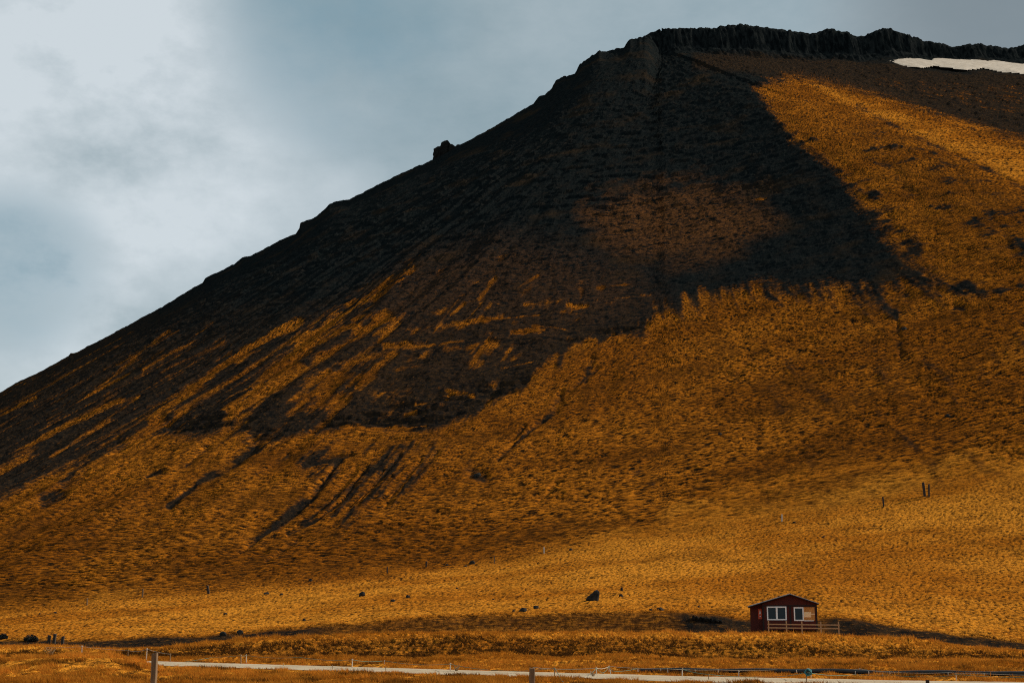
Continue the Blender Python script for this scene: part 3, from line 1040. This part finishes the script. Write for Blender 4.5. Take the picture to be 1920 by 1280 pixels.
    for j in range(4):
        bm = bmesh.new()
        xa = xs + (x1 - xs) * j / 4
        box(bm, xa + .004, xs + (x1 - xs) * (j + 1) / 4 - .004, .01 - .004 * (j % 2), .05, z0 + .052, z1 - .004)
        obj('standin_boarding', bm, ply, t)
    bm = bmesh.new()
    box(bm, xs + .03, xs + .70, -.022, -.001, z0 + .34, z0 + .84)
    obj('standin_pale_board', bm, brd, t)
    bm = bmesh.new()
    box(bm, xs + .702, x1 - .01, -.02, -.001, z0 + .60, z0 + .69)
    obj('standin_batten', bm, brd, t)
    # red sign on the side wall, with pale marks
    sg = simple('sign_red', (.62, .10, .035), (.5, .07, .03), 5, .6, 0)
    bm = bmesh.new()
    yf = .55
    box(bm, .76, 1.12, yf - .03, yf - .003, 1.38, 2.36)
    s = obj('wall_sign', bm, sg, t)
    bm = bmesh.new()
    prism(bm, [(.91, 1.84), (.97, 1.84), (.99, 1.93), (1.04, 1.95), (.98, 2.06), (.97, 2.2), (.92, 2.22), (.91, 2.06), (.86, 1.96), (.90, 1.92)], yf - .036, yf - .031)
    bmesh.ops.recalc_face_normals(bm, faces=bm.faces)
    obj('sign_mark', bm, white, s)
    bm = bmesh.new()
    prism(bm, [(.89, 1.60), (.98, 1.59), (1.00, 1.68), (.93, 1.71)], yf - .036, yf - .031)
    bmesh.ops.recalc_face_normals(bm, faces=bm.faces)
    obj('sign_mark', bm, white, s)


cabin()


# ------------------------------------------------------------------ timber rail fence before the cabin
def rail_fence():
    pts = [at_depth(px, 1187, 137.2 - .6 * i / 4) for i, px in enumerate((1441.5, 1475, 1504, 1539.5, 1573))]
    o = pts[0].copy()
    o.z = gz(o.x, o.y)
    t = empty('rail_fence', o)
    tag(t, 'low timber rail fence with two rails in front of the red cabin', 'fence')
    zs = [gz(p.x, p.y) for p in pts]
    tops = [at_depth(px, py, p.y).z for px, py, p in zip((1441.5, 1475, 1504, 1539.5, 1573), (1163, 1163.5, 1164, 1165, 1165), pts)]
    for p, z, zt in zip(pts, zs, tops):
        bm = bmesh.new()
        x, y = p.x - o.x, p.y - o.y
        box(bm, x - .05, x + .05, y - .05, y + .05, z - o.z - .4, zt - o.z)
        bmesh.ops.bevel(bm, geom=bm.edges[:], offset=.008, segments=1, affect='EDGES')
        obj('post', bm, M_RAIL, t)
    for ra, rb in ((1169.6, 1171), (1176, 1177.6)):
        a = at_depth(1439, ra, pts[0].y) - o
        b = at_depth(1574, rb, pts[-1].y) - o
        bm = bmesh.new()
        dy = -.075
        v = []
        for q in (a, b):
            for dz, dd in ((-.055, 0), (.055, 0), (.055, .03), (-.055, .03)):
                v.append(bm.verts.new((q.x, q.y + dy + dd - .01, q.z + dz)))
        for i in range(4):
            bm.faces.new((v[i], v[(i + 1) % 4], v[4 + (i + 1) % 4], v[4 + i]))
        bm.faces.new(v[:4][::-1])
        bm.faces.new(v[4:])
        bmesh.ops.recalc_face_normals(bm, faces=bm.faces)
        obj('rail', bm, M_RAIL, t)


rail_fence()


# ------------------------------------------------------------------ posts
def stake(name, px, y_top, y_base, wpx, mat, label, cat, group=None, lean=0., Y=None, square=True):
    """a post whose foot stands where the photo shows it"""
    if Y is None:
        p = pick(px, y_base, 40)
        Y = p.y
        zt = at_depth(px, y_top, Y).z
        zb = p.z
        x = p.x
    else:
        q = at_depth(px, y_top, Y)
        x, zt = q.x, q.z
        zb = gz(x, Y)
    h = zt - zb
    w = wpx * Y / F / 2
    bm = bmesh.new()
    if square:
        box(bm, -w, w, -w, w, -.45, h)
        bmesh.ops.subdivide_edges(bm, edges=[e for e in bm.edges if abs(e.verts[0].co.z - e.verts[1].co.z) > .2], cuts=4)
        for v in bm.verts:
            k = max(v.co.z, 0) / max(h, .1)
            v.co.x += lean * k * h + random.uniform(-1, 1) * w * .10
            v.co.y += random.uniform(-1, 1) * w * .10
            if v.co.z > h - .01:
                v.co.z += random.uniform(-1, 1) * w * .5
        bmesh.ops.bevel(bm, geom=bm.edges[:], offset=w * .16, segments=1, affect='EDGES')
    else:
        tube(bm, [(0, 0, -.3), (lean * h * .5, 0, h * .5), (lean * h, 0, h)], [w, w, w * .9], 8)
    o = obj(name, bm, mat, None, False, (x, Y, zb))
    tag(o, label, cat, group)
    return o


stake('fence_post', 289, 1224, 0, 10, M_WOOD, 'blurred weathered fence post close to the camera in the bottom left corner', 'post', 'near fence posts', .012, Y=25)
stake('fence_post', 997.5, 1252, 0, 10.5, M_WOOD, 'brown wooden fence post before the pale road at the middle of the bottom edge', 'post', 'near fence posts', .0, Y=26)
stake('fence_post', 1739, 1274, 0, 6, M_DARKWOOD, 'top of a dark post just showing at the bottom edge on the right', 'post', 'near fence posts', .0, Y=40)
HILLP = 'old fence posts along the foot of the mountain'
for px, yt, yb, w, m, ln, lab in [
    (163, 1121, 1134, 2, M_WOOD, 0, 'thin short stake at the far left of the mountain foot'),
    (267, 1103, 1119, 2, M_WOOD, 0, 'tall thin stake left of the dark leaning post at the mountain foot'),
    (391, 1097, 1112, 4, M_DARKWOOD, -.18, 'dark leaning post on the left where the pale pasture meets the dark slope'),
    (726, 1062, 1074, 2.4, M_DARKWOOD, 0, 'short dark stake standing alone at the mountain foot left of centre'),
    (799, 1051, 1062, 3, M_DARKWOOD, .05, 'dark stump-like post beside small stones at the mountain foot'),
    (927, 1041, 1056, 2, M_WOOD, 0, 'thin brown stake at the mountain foot right above the pasture boulders'),
    (1020, 1025, 1037, 2.4, M_PALE, 0, 'bright white stake at the mountain foot near the centre'),
    (1466, 964, 977, 2.4, M_PALE, .05, 'short white stake on the slope straight above the cabin roof'),
    (1657, 931, 949, 2.6, M_DARKWOOD, -.05, 'thin dark stake on the slope left of the tall pair of posts'),
    (1734, 904, 930, 4, M_DARKWOOD, -.07, 'taller left post of the dark pair on the slope above and right of the cabin'),
    (1742, 907, 931, 2.6, M_DARKWOOD, .04, 'thinner right post of the dark pair on the slope above and right of the cabin'),
]:
    stake('fence_post', px, yt, yb, w, m, lab, 'post', HILLP, ln)
TRIO = 'three dark posts beside the ditch on the left'
for px, yt, yb, w, lab in [(91, 1190, 1206, 5, 'left one of three thick dark posts at the left end of the ditch'),
                           (101, 1188, 1206, 5, 'middle and tallest of three thick dark posts at the left end of the ditch'),
                           (116.5, 1193, 1208, 5, 'right one of three thick dark posts at the left end of the ditch')]:
    stake('gate_post', px, yt, yb, w, M_DARKWOOD, lab, 'post', TRIO, .06)

# ------------------------------------------------------------------ boulders
ROCKS = [  # px, base row, width px, height px, label
    (1112, 1125, 26, 19, 'largest boulder on the pasture, dark and angular, left of the cabin', ),
    (1165, 1118, 9, 6, 'small dark stone just right of the largest boulder'),
    (1166, 1107, 6, 7, 'narrow upright stone above and right of the largest boulder'),
    (980, 1146, 17, 8, 'low rounded dark boulder in the middle of three by the cut bank'),
    (963, 1146, 8, 4, 'small stone at the left of three boulders by the cut bank'),
    (1005, 1140, 11, 8, 'tilted stone at the right of three boulders by the cut bank'),
    (1238, 1144, 15, 7, 'low dark boulder between the largest boulder and the cabin'),
    (1220, 1144, 7, 4, 'small stone touching the left of a low boulder toward the cabin'),
    (679, 1117, 13, 9, 'dark slanted boulder on the pale pasture left of centre'),
    (764, 1119, 10, 5, 'half-buried rounded stone right of the slanted boulder'),
    (736, 1127, 10, 5, 'flat dark stone below and right of the slanted boulder'),
    (499, 1114, 12, 6, 'flat dark boulder just below the left mountain foot line'),
    (527, 1115, 7, 4, 'small stone right of the flat boulder under the left foot line'),
    (582, 1089, 9, 6, 'dark stone exactly on the edge of the pale pasture at the mountain foot'),
    (570, 1163, 7, 5, 'lone small stone low on the pasture above the ditch'),
    (422, 1151, 8, 4, 'lone flat stone above the pair of black boulders'),
    (417, 1192, 13, 10, 'left of the two round black boulders above the ditch'),
    (449, 1189, 13, 9, 'right of the two round black boulders above the ditch'),
    (103, 1149, 7, 4, 'small dark stone at the far left of the pasture'),
    (74, 1151, 4, 3, 'tiny stone left of another small stone on the far left pasture'),
    (885, 1057, 12, 7, 'dark boulder on the mountain foot line left of the white stake'),
    (873, 1062, 7, 4, 'smaller stone down left of the dark boulder on the foot line'),
    (1070, 1032, 8, 5, 'stone on the mountain foot line right of the white stake'),
    (838, 1060, 6, 4, 'small stone between the dark stump post and the foot line boulder'),
    (1310, 1138, 6, 3.5, 'small stone on the pasture left of the cabin above the cut bank'),
    (1778, 781, 12, 6, 'blackish boulder high on the rusty slope on the right'),
    (1697, 618, 12, 7, 'dark boulder below the tip of the painted shadow on the right'),
    (1763, 556, 8, 4, 'stone just under the right tip of the painted shadow'),
    (895, 893, 16, 9, 'dark crag of rock jutting from the middle of the grassy slope'),
    (1350, 815, 9, 5, 'small outcrop in the middle of the grassy slope above the cabin'),
    (1545, 1007, 9, 4, 'half-hidden stone on the slope behind the cabin'),
    (1490, 980, 8, 4, 'small stone near the short white stake'),
    (925, 1124, 5, 3, 'tiny stone on the pasture between the two boulder groups'),
    (857, 1103, 5, 3, 'tiny dark stone in the centre of the pale pasture'),
]
ROCKG = 'dark basalt boulders scattered over the grass'
for i, (px, py, w, h, lab) in enumerate(ROCKS):
    p = pick(px, py, 60)
    k = p.y / F
    bm = rock_bm(w * k, w * k * .9, h * k * 1.05, 17 * i + 3, 3 if w > 12 else 2)
    tag(obj('boulder', bm, M_ROCK, None, False, p - Vector((0, -w * k * .3, h * k * .12))), lab, 'boulder', ROCKG)
# the biggest boulder's slanted wedge shape
b0 = bpy.data.objects['boulder']
for v in b0.data.vertices:
    x = v.co.x / .55
    v.co.z *= 1 + .35 * max(-1, min(1, x - .2))
    v.co.x += .1 * v.co.z


def recess_standin():  # stones added to stand in for a dark recess in the bank
    a, b = pick(1298, 1162, 60), pick(1352, 1166, 60)
    rnd = random.Random(12)
    k = a.y / F
    bm = bmesh.new()
    d = b - a
    for row in range(2):
        x = 0.0
        while x < 1:
            w = rnd.uniform(.24, .46)
            h = (7 - 3 * x) * k * (.62 if row == 0 else .55)
            r = rock_bm(w * 1.25, .5, h * 1.7, rnd.randint(0, 999), 2)
            me = bpy.data.meshes.new('tmp')
            r.to_mesh(me)
            r.free()
            p = a + d * (x + .5 * w / d.length) + Vector((0, rnd.uniform(-.05, .05), row * h * .95 - .05))
            me.transform(Matrix.Translation(p - a) @ Matrix.Rotation(rnd.uniform(-.3, .3), 4, 'Y'))
            bm.from_mesh(me)
            bpy.data.meshes.remove(me)
            x += w / d.length
    tag(obj('recess_standin', bm, M_DARKROCK, None, False, a), 'low dark stones standing in for a recess in the grass left of the cabin', 'wall', kind='thing')


recess_standin()


def bush(px, py, w, h, label, seed):
    """low dark dense shrub: many small twig and leaf faces"""
    p = pick(px, py, 60)
    k = p.y / F
    W, H = w * k / 2, h * k
    rnd = random.Random(seed)
    t = empty('dark_shrub', p)
    tag(t, label, 'shrub', 'dark shrubs at the left end of the ditch')
    bm = bmesh.new()
    for i in range(1600):
        a, q = rnd.uniform(0, 2 * PI), rnd.random() ** .5
        c = Vector((math.cos(a) * q * W, math.sin(a) * q * W * .7, 0))
        c.z = rnd.uniform(0, 1) ** .7 * H * (1 - .55 * q * q) * (.8 + .3 * math.sin(3 * a + seed))
        s = .06 + .05 * rnd.random()
        d1 = Vector((rnd.gauss(0, 1), rnd.gauss(0, 1), rnd.gauss(0, 1))).normalized() * s
        d2 = Vector((rnd.gauss(0, 1), rnd.gauss(0, 1), rnd.gauss(0, 1))).normalized() * s
        bm.faces.new([bm.verts.new(c + d1), bm.verts.new(c + d2), bm.verts.new(c - d1 * .5 - d2 * .4)])
    obj('foliage', bm, M_DARKLEAF, t)
    bm = bmesh.new()
    for i in range(7):
        a = rnd.uniform(0, 2 * PI)
        tube(bm, [(0, 0, -.1), (math.cos(a) * W * .3, math.sin(a) * W * .3, H * .4), (math.cos(a) * W * .6, math.sin(a) * W * .5, H * .75)], [.03, .02, .01], 5)
    obj('stem', bm, M_DARKWOOD, t)


M_DARKLEAF = simple('dark_leaf', (.020, .020, .014), (.012, .013, .010), 5, .8, 0)
bush(58, 1201, 27, 12, 'wide dark shrub left of the three thick posts', 3)
bush(6, 1197, 16, 10, 'dark shrub cut by the left edge of the photo', 9)

# ------------------------------------------------------------------ crag on the skyline and cliffs
cr = at_depth(840, 288, 0 + 1)
r_, t_ = rt(838, 300)
Yt = np.linspace(300, 900, 3000)
hh = macro(r_ * Yt, Yt) / Yt
Yk = float(Yt[int(np.argmax(hh))])
k = Yk / F
crag = empty('rock_outcrop', at_depth(832, 300, Yk - 4) - Vector((0, 0, 1.5)))
tag(crag, 'lone dark rock crag sticking up from the mountain skyline left of the summit', 'rock outcrop')
for (dx, dz, w, h, sd) in ((-8, 0, 30, 43, 5), (4, 3, 32, 42, 33), (16, 8, 32, 34, 8), (30, 17, 28, 22, 13), (44, 24, 22, 13, 21)):
    bm = rock_bm(w * k, w * k * 1.1, h * k, sd, 4)
    for v in bm.verts:
        c = v.co
        q = 1 + .12 * float(perlin(c.x * 1.1 + sd, c.z * .9, 95)) + .07 * float(perlin(c.z * 2.3, c.x * 2.1 + sd, 96))
        v.co = Vector((c.x * q, c.y * q, c.z * (.9 + .1 * q)))
    obj('rock_block', bm, M_DARKROCK, crag, False, (dx * k, 0, dz * k - 1.0))


# ------------------------------------------------------------------ pegs, rope, pipe beside the road
def on_flat(px, py):
    """where a sight line meets the flat land by the road"""
    r, t = rt(px, py)
    Y = -2.2 / float(t)
    return float(r) * Y, Y


PEGS = [(153, 1209, 1230, 0), (240, 1217, 1231, 1), (274, 1214, 1237, 0), (319, 1224, 1239, 1), (452, 1226, 1246, 1), (462, 1226, 1243, 0), (531, 1242, 1251, 1), (623, 1246, 1255, 1), (660, 1234, 1255, 0),
        (721, 1237, 1249, 0), (723.5, 1249, 1259, 1), (844, 1242, 1261, 0), (1040, 1250, 1270, 1), (1108, 1257, 1269, 0), (1118.5, 1250, 1268, 0), (1141.5, 1247, 1261, 0), (1145, 1255, 1267, 0), (1196, 1251, 1261, 0),
        (1239, 1252, 1260, 0), (1252, 1252, 1263, 0), (1279, 1252, 1272, 0), (1303, 1254, 1261, 0), (1329, 1262, 1276, 1), (1347, 1254, 1262, 0), (1385, 1256, 1269, 0), (1454, 1254, 1262, 0), (1494, 1255, 1263, 0),
        (1512, 1257, 1281, 1), (1521, 1260, 1269, 0), (1561, 1256, 1263, 0), (1604, 1257, 1264, 0), (1612, 1252, 1263, 0), (1629, 1257, 1265, 0), (1655, 1262, 1271, 1), (1669, 1258, 1266, 0), (1778, 1259, 1270, 0), (1793, 1262, 1276, 0), (1820, 1261, 1271, 0), (1846, 1261, 1271, 0)]
WHERE = lambda px: ('left of the visible road' if px < 340 else 'at the left end of the road' if px < 560 else 'left of the middle post' if px < 990 else
                    'between middle post and pipe' if px < 1190 else 'along the pipe left of the cabin' if px < 1430 else 'along the pipe below the cabin' if px < 1560 else 'along the pipe right of the cabin')
PNAMES = ['first', 'second', 'third', 'fourth', 'fifth', 'sixth', 'seventh', 'eighth', 'ninth', 'tenth', 'eleventh', 'twelfth']
cnt = {}
total = {}
for q in PEGS:
    total[WHERE(q[0])] = total.get(WHERE(q[0]), 0) + 1
peg_top = {}
for px, yt, yb, dk in PEGS:
    x, Y = on_flat(px, yb)
    zb = gz(x, Y)
    zt = at_depth(px, yt, Y).z
    w0 = WHERE(px)
    i = cnt.get(w0, 0)
    cnt[w0] = i + 1
    nth = PNAMES[i] + ' from the left'
    lab = f"{'dark' if dk else 'pale'} peg, {nth} of those {w0}"
    bm = bmesh.new()
    rad = (.026 if yb - yt > 14 else .02) * (Y / 70) ** .5
    hgt = max(zt - zb, .12)
    ln = random.uniform(-.06, .06)
    tube(bm, [(0, 0, -.25), (ln * hgt * .5, 0, hgt * .5), (ln * hgt, 0, hgt)], [rad, rad, rad * .8], 7)
    if hgt > .3:                                      # small insulator near the tip
        tube(bm, [(ln * hgt, -.03, hgt * .86), (ln * hgt, -.03, hgt * .95)], [rad * 1.7, rad * 1.7], 7)
    o = obj('fence_peg', bm, M_TWIG if dk else M_PALE, None, False, (x, Y, zb))
    tag(o, lab, 'fence peg', 'electric fence pegs along the gravel road')
    peg_top[px] = Vector((x + ln * hgt, Y - .03, zb + hgt * .9))


def rope(name, pts, rad, mat, label, cat, group):
    P = []
    for i, q in enumerate(pts):
        if isinstance(q, Vector):
            P.append(q)
        else:
            x, Y = on_flat(q[0], q[2])
            P.append(at_depth(q[0], q[1], Y))
    out = []
    for a, b in zip(P[:-1], P[1:]):
        L = (b - a).length
        for j in range(8):
            s = j / 8
            out.append(a.lerp(b, s) - Vector((0, 0, min(.012 * L, .12) * 4 * s * (1 - s))))
    out.append(P[-1])
    bm = bmesh.new()
    tube(bm, out, rad, 6)
    tag(obj(name, bm, mat, None, True), label, cat, group)


G = 'slack fence ropes beside the road'
rope('fence_rope', [(85, 1213, 1229), peg_top[153], peg_top[240], peg_top[274], peg_top[319]], .012, M_WIRE, 'thin pale wire sagging between the pegs on the far left', 'rope', G)
rope('fence_rope', [(345, 1240, 1246), (400, 1231, 1245), peg_top[452], peg_top[462], (560, 1231, 1249), peg_top[660], peg_top[721], peg_top[844], (880, 1251, 1262), (940, 1256, 1264), (990, 1256.5, 1266)], .011, M_ROPE,
     'slack green rope strung along the left half of the road', 'rope', G)
rope('fence_rope', [(1000, 1255, 1268), peg_top[1040], (1043, 1256, 1272), (1048, 1264, 1275), (1057, 1278, 1285)], .012, M_ROPE, 'green rope end hanging from the peg right of the middle fence post', 'rope', G)
rope('fence_rope', [(1108, 1262, 1270), peg_top[1118.5], (1130, 1261, 1266), peg_top[1141.5], (1150, 1258, 1265), peg_top[1196]], .010, M_ROPE, 'short green rope looped between the pegs left of the black pipe', 'rope', G)
rope('fence_rope', [peg_top[1279], peg_top[1329], (1430, 1268, 1272), peg_top[1512], (1600, 1264, 1272), (1680, 1266, 1273), (1760, 1268, 1274), peg_top[1793], (1920, 1269.5, 1277), (1990, 1270, 1279)], .011, M_ROPE,
     'long green rope running past the blue-green knot below the cabin to the right edge', 'rope', G)
rope('fence_rope', [(1000, 1250.5, 1262), peg_top[1118.5], peg_top[1141.5], peg_top[1252], peg_top[1347], peg_top[1454], peg_top[1561], peg_top[1612], peg_top[1669], peg_top[1778], peg_top[1846], (1990, 1264, 1273)], .014, M_WIRE,
     'thin pale wire along the pegs in front of the black pipe', 'rope', G)
# knot of blue-green rope on the peg below the cabin
kp = peg_top[1512]
bm = bmesh.new()
loops = []
for j in range(90):
    a = j * .55
    loops.append((math.cos(a) * .13 + .02 * math.sin(a * 2.3), math.sin(a * 1.31) * .09, math.sin(a) * .10 + .04 * math.cos(a * .7)))
tube(bm, loops, .018, 5)
M_KNOT = simple('blue_green_rope', (.04, .20, .21), (.03, .14, .16), 20, .7, .1, .003)
tag(obj('rope_knot', bm, M_KNOT, None, True, kp + Vector((.05, -.05, 0))), 'bundled blue-green rope knotted on a peg below the cabin', 'rope')

# black pipe beyond the road
pp = []
for px, py in ((1193, 1256), (1300, 1258), (1420, 1259.5), (1540, 1261), (1660, 1262.5), (1780, 1264.5), (1920, 1267), (2060, 1270)):
    x, Y = on_flat(px, py + 2)
    pp.append(Vector((x, Y, gz(x, Y) + .13)))
for i in range(len(pp)):
    pp[i].z = sum(q.z for q in pp) / len(pp) if False else pp[i].z
fine = []
for a, b in zip(pp[:-1], pp[1:]):
    for j in range(6):
        s = j / 6
        q = a.lerp(b, s)
        q.z += .02 * math.sin(q.x * 1.7)
        fine.append(q)
fine.append(pp[-1])
bm = bmesh.new()
tube(bm, fine, .105, 12)
tag(obj('drain_pipe', bm, M_BLACK, None, True), 'long black pipe lying in the grass just beyond the road', 'pipe')


def dry_plant(px, py, hpx, label, seed, wide=1.0):
    x, Y = on_flat(px, py)
    h = hpx * Y / F
    rnd = random.Random(seed)
    bm = bmesh.new()
    for i in range(9):
        a, s = rnd.uniform(0, 2 * PI), rnd.uniform(.15, .55) * wide
        tip = Vector((math.cos(a) * s * h, math.sin(a) * s * h, h * rnd.uniform(.6, 1)))
        mid = tip * .5 + Vector((rnd.gauss(0, .05), rnd.gauss(0, .05), .1)) * h
        tube(bm, [(0, 0, -.05), mid, tip], [.016, .012, .006], 5)
        for j in range(3):
            q = mid.lerp(tip, rnd.random())
            e = q + Vector((rnd.gauss(0, .16), rnd.gauss(0, .16), rnd.uniform(.02, .2))) * h
            tube(bm, [q, e], [.009, .005], 4)
    tag(obj('dry_plant', bm, M_TWIG, None, False, (x, Y, gz(x, Y))), label, 'plant', 'withered plants beside the road')


dry_plant(856, 1261, 15, 'withered branching plant beside the peg at the middle of the road', 4)
dry_plant(95, 1228, 17, 'pale withered plant with spread stems on the far left', 6, 1.6)
dry_plant(1112, 1270, 11, 'small withered plant tangled in the pegs right of the middle post', 8)


def near_pipe(X, Y):
    yp = np.interp(X, [q.x for q in pp], [q.y for q in pp], left=-1e3, right=-1e3)
    return (Y < yp + .3) & (Y > yp - 2.0)


# ------------------------------------------------------------------ grass blades on the pasture and the bank
def grass():
    rng = np.random.RandomState(5)
    n = 150000
    u = rng.rand(n)
    Y = 54 * (158 / 54) ** u
    r = rng.uniform(-.40, .40, n)
    X = r * Y
    keep = (road_dist(X, Y) > ROADW + .15) | (rng.rand(n) < .012)
    fr = np.abs(X - 28.5) < 4.2
    keep &= ~((Y > 138.5) & (Y < 149) & fr)
    dens = fbm(X / 1.6, Y / 3.2, 2, 71)
    keep &= dens > -.22 + .3 * rng.rand(n)
    keep &= ~near_pipe(X, Y)
    _, cov = ground(X, Y, True)
    keep &= cov['scree_shade'] < .3 + .4 * rng.rand(n)
    X, Y = X[keep], Y[keep]
    Z, at = ground(X, Y, True)
    Z = Z + EYE
    heath_shade, blot = at['heather_shade'], at['blotch']
    n = len(X)
    B = 6
    hgt = (.10 + .11 * rng.rand(n)) * (1 + .5 * sstep(110, 120, Y) * sstep(140, 132, Y)) * (1 - .45 * sstep(136, 137, Y) * sstep(150, 147, Y))
    clump = fbm(X / 1.1, Y / 2.4, 3, 72)
    hgt *= np.clip(1 + 1.1 * clump, .45, 2)
    hgt *= .55 + .45 * sstep(ROADW, ROADW + 3, road_dist(X, Y))
    co = np.empty((n, B, 3, 3), np.float32)
    tone = np.empty((n, B, 3), np.float32)
    for j in range(B):
        a = rng.rand(n) * 2 * PI
        sp = .05 + .10 * rng.rand(n)
        bx, by = X + np.cos(a) * .07, Y + np.sin(a) * .07
        wd = .010 + .012 * rng.rand(n)
        lean = np.stack([np.cos(a) * sp - .05, np.sin(a) * sp], -1) * (hgt / .18)[:, None]
        h = hgt * (.6 + .5 * rng.rand(n))
        co[:, j, 0] = np.stack([bx - wd, by, Z - .03], -1)
        co[:, j, 1] = np.stack([bx + wd, by, Z - .03], -1)
        co[:, j, 2] = np.stack([bx + lean[:, 0], by + lean[:, 1], Z + h], -1)
        tone[:, j] = np.clip(.45 * rng.rand(n) + .7 * (blot - .3) + .55 * clump, 0, 1)[:, None]
    co = co.reshape(-1, 3)
    me = bpy.data.meshes.new('grass')
    me.vertices.add(len(co))
    me.vertices.foreach_set('co', co.ravel())
    k = len(co) // 3
    me.loops.add(k * 3)
    me.polygons.add(k)
    me.loops.foreach_set('vertex_index', np.arange(k * 3, dtype=np.int32))
    me.polygons.foreach_set('loop_start', np.arange(0, k * 3, 3, dtype=np.int32))
    me.update(calc_edges=True)
    a = me.attributes.new('tone', 'FLOAT', 'POINT')
    a.data.foreach_set('value', tone.ravel())
    a = me.attributes.new('heather_shade', 'FLOAT', 'POINT')
    a.data.foreach_set('value', np.repeat(np.clip(heath_shade * 1.5, 0, 1), B * 3).astype(np.float32))
    m, nt, b = new_mat('dry_grass')
    nn = N(nt)
    c = nn.mix(nn.attr('tone'), (.30, .100, .008), (.66, .265, .030))
    c = nn.mix(nn.attr('heather_shade'), c, (.06, .024, .006))
    nt.links.new(c, b.inputs['Base Color'])
    tr = nn.node('ShaderNodeBsdfTranslucent')
    nt.links.new(c, tr.inputs['Color'])
    mx = nn.node('ShaderNodeMixShader')
    mx.inputs[0].default_value = .5
    nt.links.new(b.outputs[0], mx.inputs[1])
    nt.links.new(tr.outputs[0], mx.inputs[2])
    nt.links.new(mx.outputs[0], nt.nodes['Material Output'].inputs['Surface'])
    b.inputs['Roughness'].default_value = .8
    b.inputs['Specular IOR Level'].default_value = .1
    me.materials.append(m)
    o = bpy.data.objects.new('grass', me)
    C.objects.link(o)
    tag(o, 'dry golden grass tufts over the pasture and the bank', 'grass', kind='stuff')


grass()

# ------------------------------------------------------------------ light, sky, camera
AZ, EL = math.radians(72), math.radians(34)      # azimuth clockwise from +Y: behind the mountain, to the right
Ld = Vector((math.sin(AZ) * math.cos(EL), math.cos(AZ) * math.cos(EL), math.sin(EL)))
sun = bpy.data.lights.new('sun', 'SUN')
sun.energy = 5.0
sun.angle = math.radians(.6)
sun.color = (1, .90, .76)
so = bpy.data.objects.new('sun', sun)
so.rotation_euler = Ld.to_track_quat('Z', 'Y').to_euler()
C.objects.link(so)

w = bpy.data.worlds.new('World')
bpy.context.scene.world = w
w.use_nodes = True
nt = w.node_tree
n = N(nt)
bg = nt.nodes['Background']
sky = n.node('ShaderNodeTexSky', sky_type='NISHITA', sun_disc=False)
sky.sun_elevation = EL
sky.sun_rotation = AZ
sky.air_density = 1.0
sky.dust_density = 1.5
tc = n.node('ShaderNodeTexCoord').outputs['Generated']


def dirnoise(scale, detail, sx, sy, sz, off=0., rough=.5):
    m = n.node('ShaderNodeMapping')
    m.inputs['Scale'].default_value = (sx, sy, sz)
    m.inputs['Location'].default_value = (off, off * .7, -off)
    nt.links.new(tc, m.inputs['Vector'])
    return n.noise(m.outputs[0], scale, detail, rough)


def blob(px, py, width):
    """soft patch of sky around a direction"""
    r, t = rt(px, py)
    v = Vector((float(r), 1, float(t))).normalized()
    d = n.node('ShaderNodeVectorMath', operation='DOT_PRODUCT')
    nt.links.new(tc, d.inputs[0])
    d.inputs[1].default_value = v
    k = n.node('ShaderNodeMapRange', interpolation_type='SMOOTHSTEP')
    k.inputs[1].default_value, k.inputs[2].default_value = math.cos(math.radians(width)), 1.0
    nt.links.new(d.outputs['Value'], k.inputs[0])
    return k.outputs[0]


clouds = dirnoise(3.4, 9, 1, 1, 1.9, 1.3, .63)
soft = dirnoise(7.0, 7, 1, 1, 1.6, 4.1, .6)
base = n.mix(n.ramp(clouds, .35, .68), (3.35, 4.55, 4.95), (5.7, 6.65, 6.95))
bright = n.math('MULTIPLY', n.math('ADD', n.math('ADD', blob(130, 190, 11), n.math('MULTIPLY', blob(60, 20, 9), .8)), n.math('ADD', n.math('MULTIPLY', blob(420, 440, 10), .8), n.math('MULTIPLY', blob(60, 690, 6), .9))), n.ramp(soft, .25, .75))
col = n.mix(bright, base, (8.6, 9.4, 9.75))
bluep = n.math('MULTIPLY', n.math('ADD', blob(40, 505, 4), n.math('ADD', blob(640, 60, 6), n.math('MULTIPLY', blob(20, 60, 2), .0))), n.ramp(soft, .3, .6))
col = n.mix(n.math('MULTIPLY', bluep, .8), col, (2.7, 4.3, 5.05))
grey = blob(1930, 30, 9)
col = n.mix(n.math('MULTIPLY', grey, .8), col, (2.0, 2.4, 2.45))
thin = n.mix(.80, sky.outputs[0], col)          # broken blue sky behind a high veil of cloud
nt.links.new(thin, bg.inputs['Color'])
bg.inputs['Strength'].default_value = .085

cam = bpy.data.cameras.new('camera')
cam.lens = 50.0
cam.sensor_width = 36 * 1920 / 1920
cam.lens = 36 * F / 1920
cam.clip_start = .1
cam.clip_end = 20000
cam.dof.use_dof = True
cam.dof.focus_distance = 160
cam.dof.aperture_fstop = 2.8
co = bpy.data.objects.new('camera', cam)
co.location = (0, 0, EYE)
co.rotation_euler = (PI / 2 + TH, 0, 0)
C.objects.link(co)
sc = bpy.context.scene
sc.camera = co
sc.view_settings.view_transform = 'Standard'
sc.view_settings.look = 'None'
sc.view_settings.exposure = 0
sc.view_settings.gamma = 1
sc.cycles.use_denoising = False
sc.cycles.filter_width = 1.1
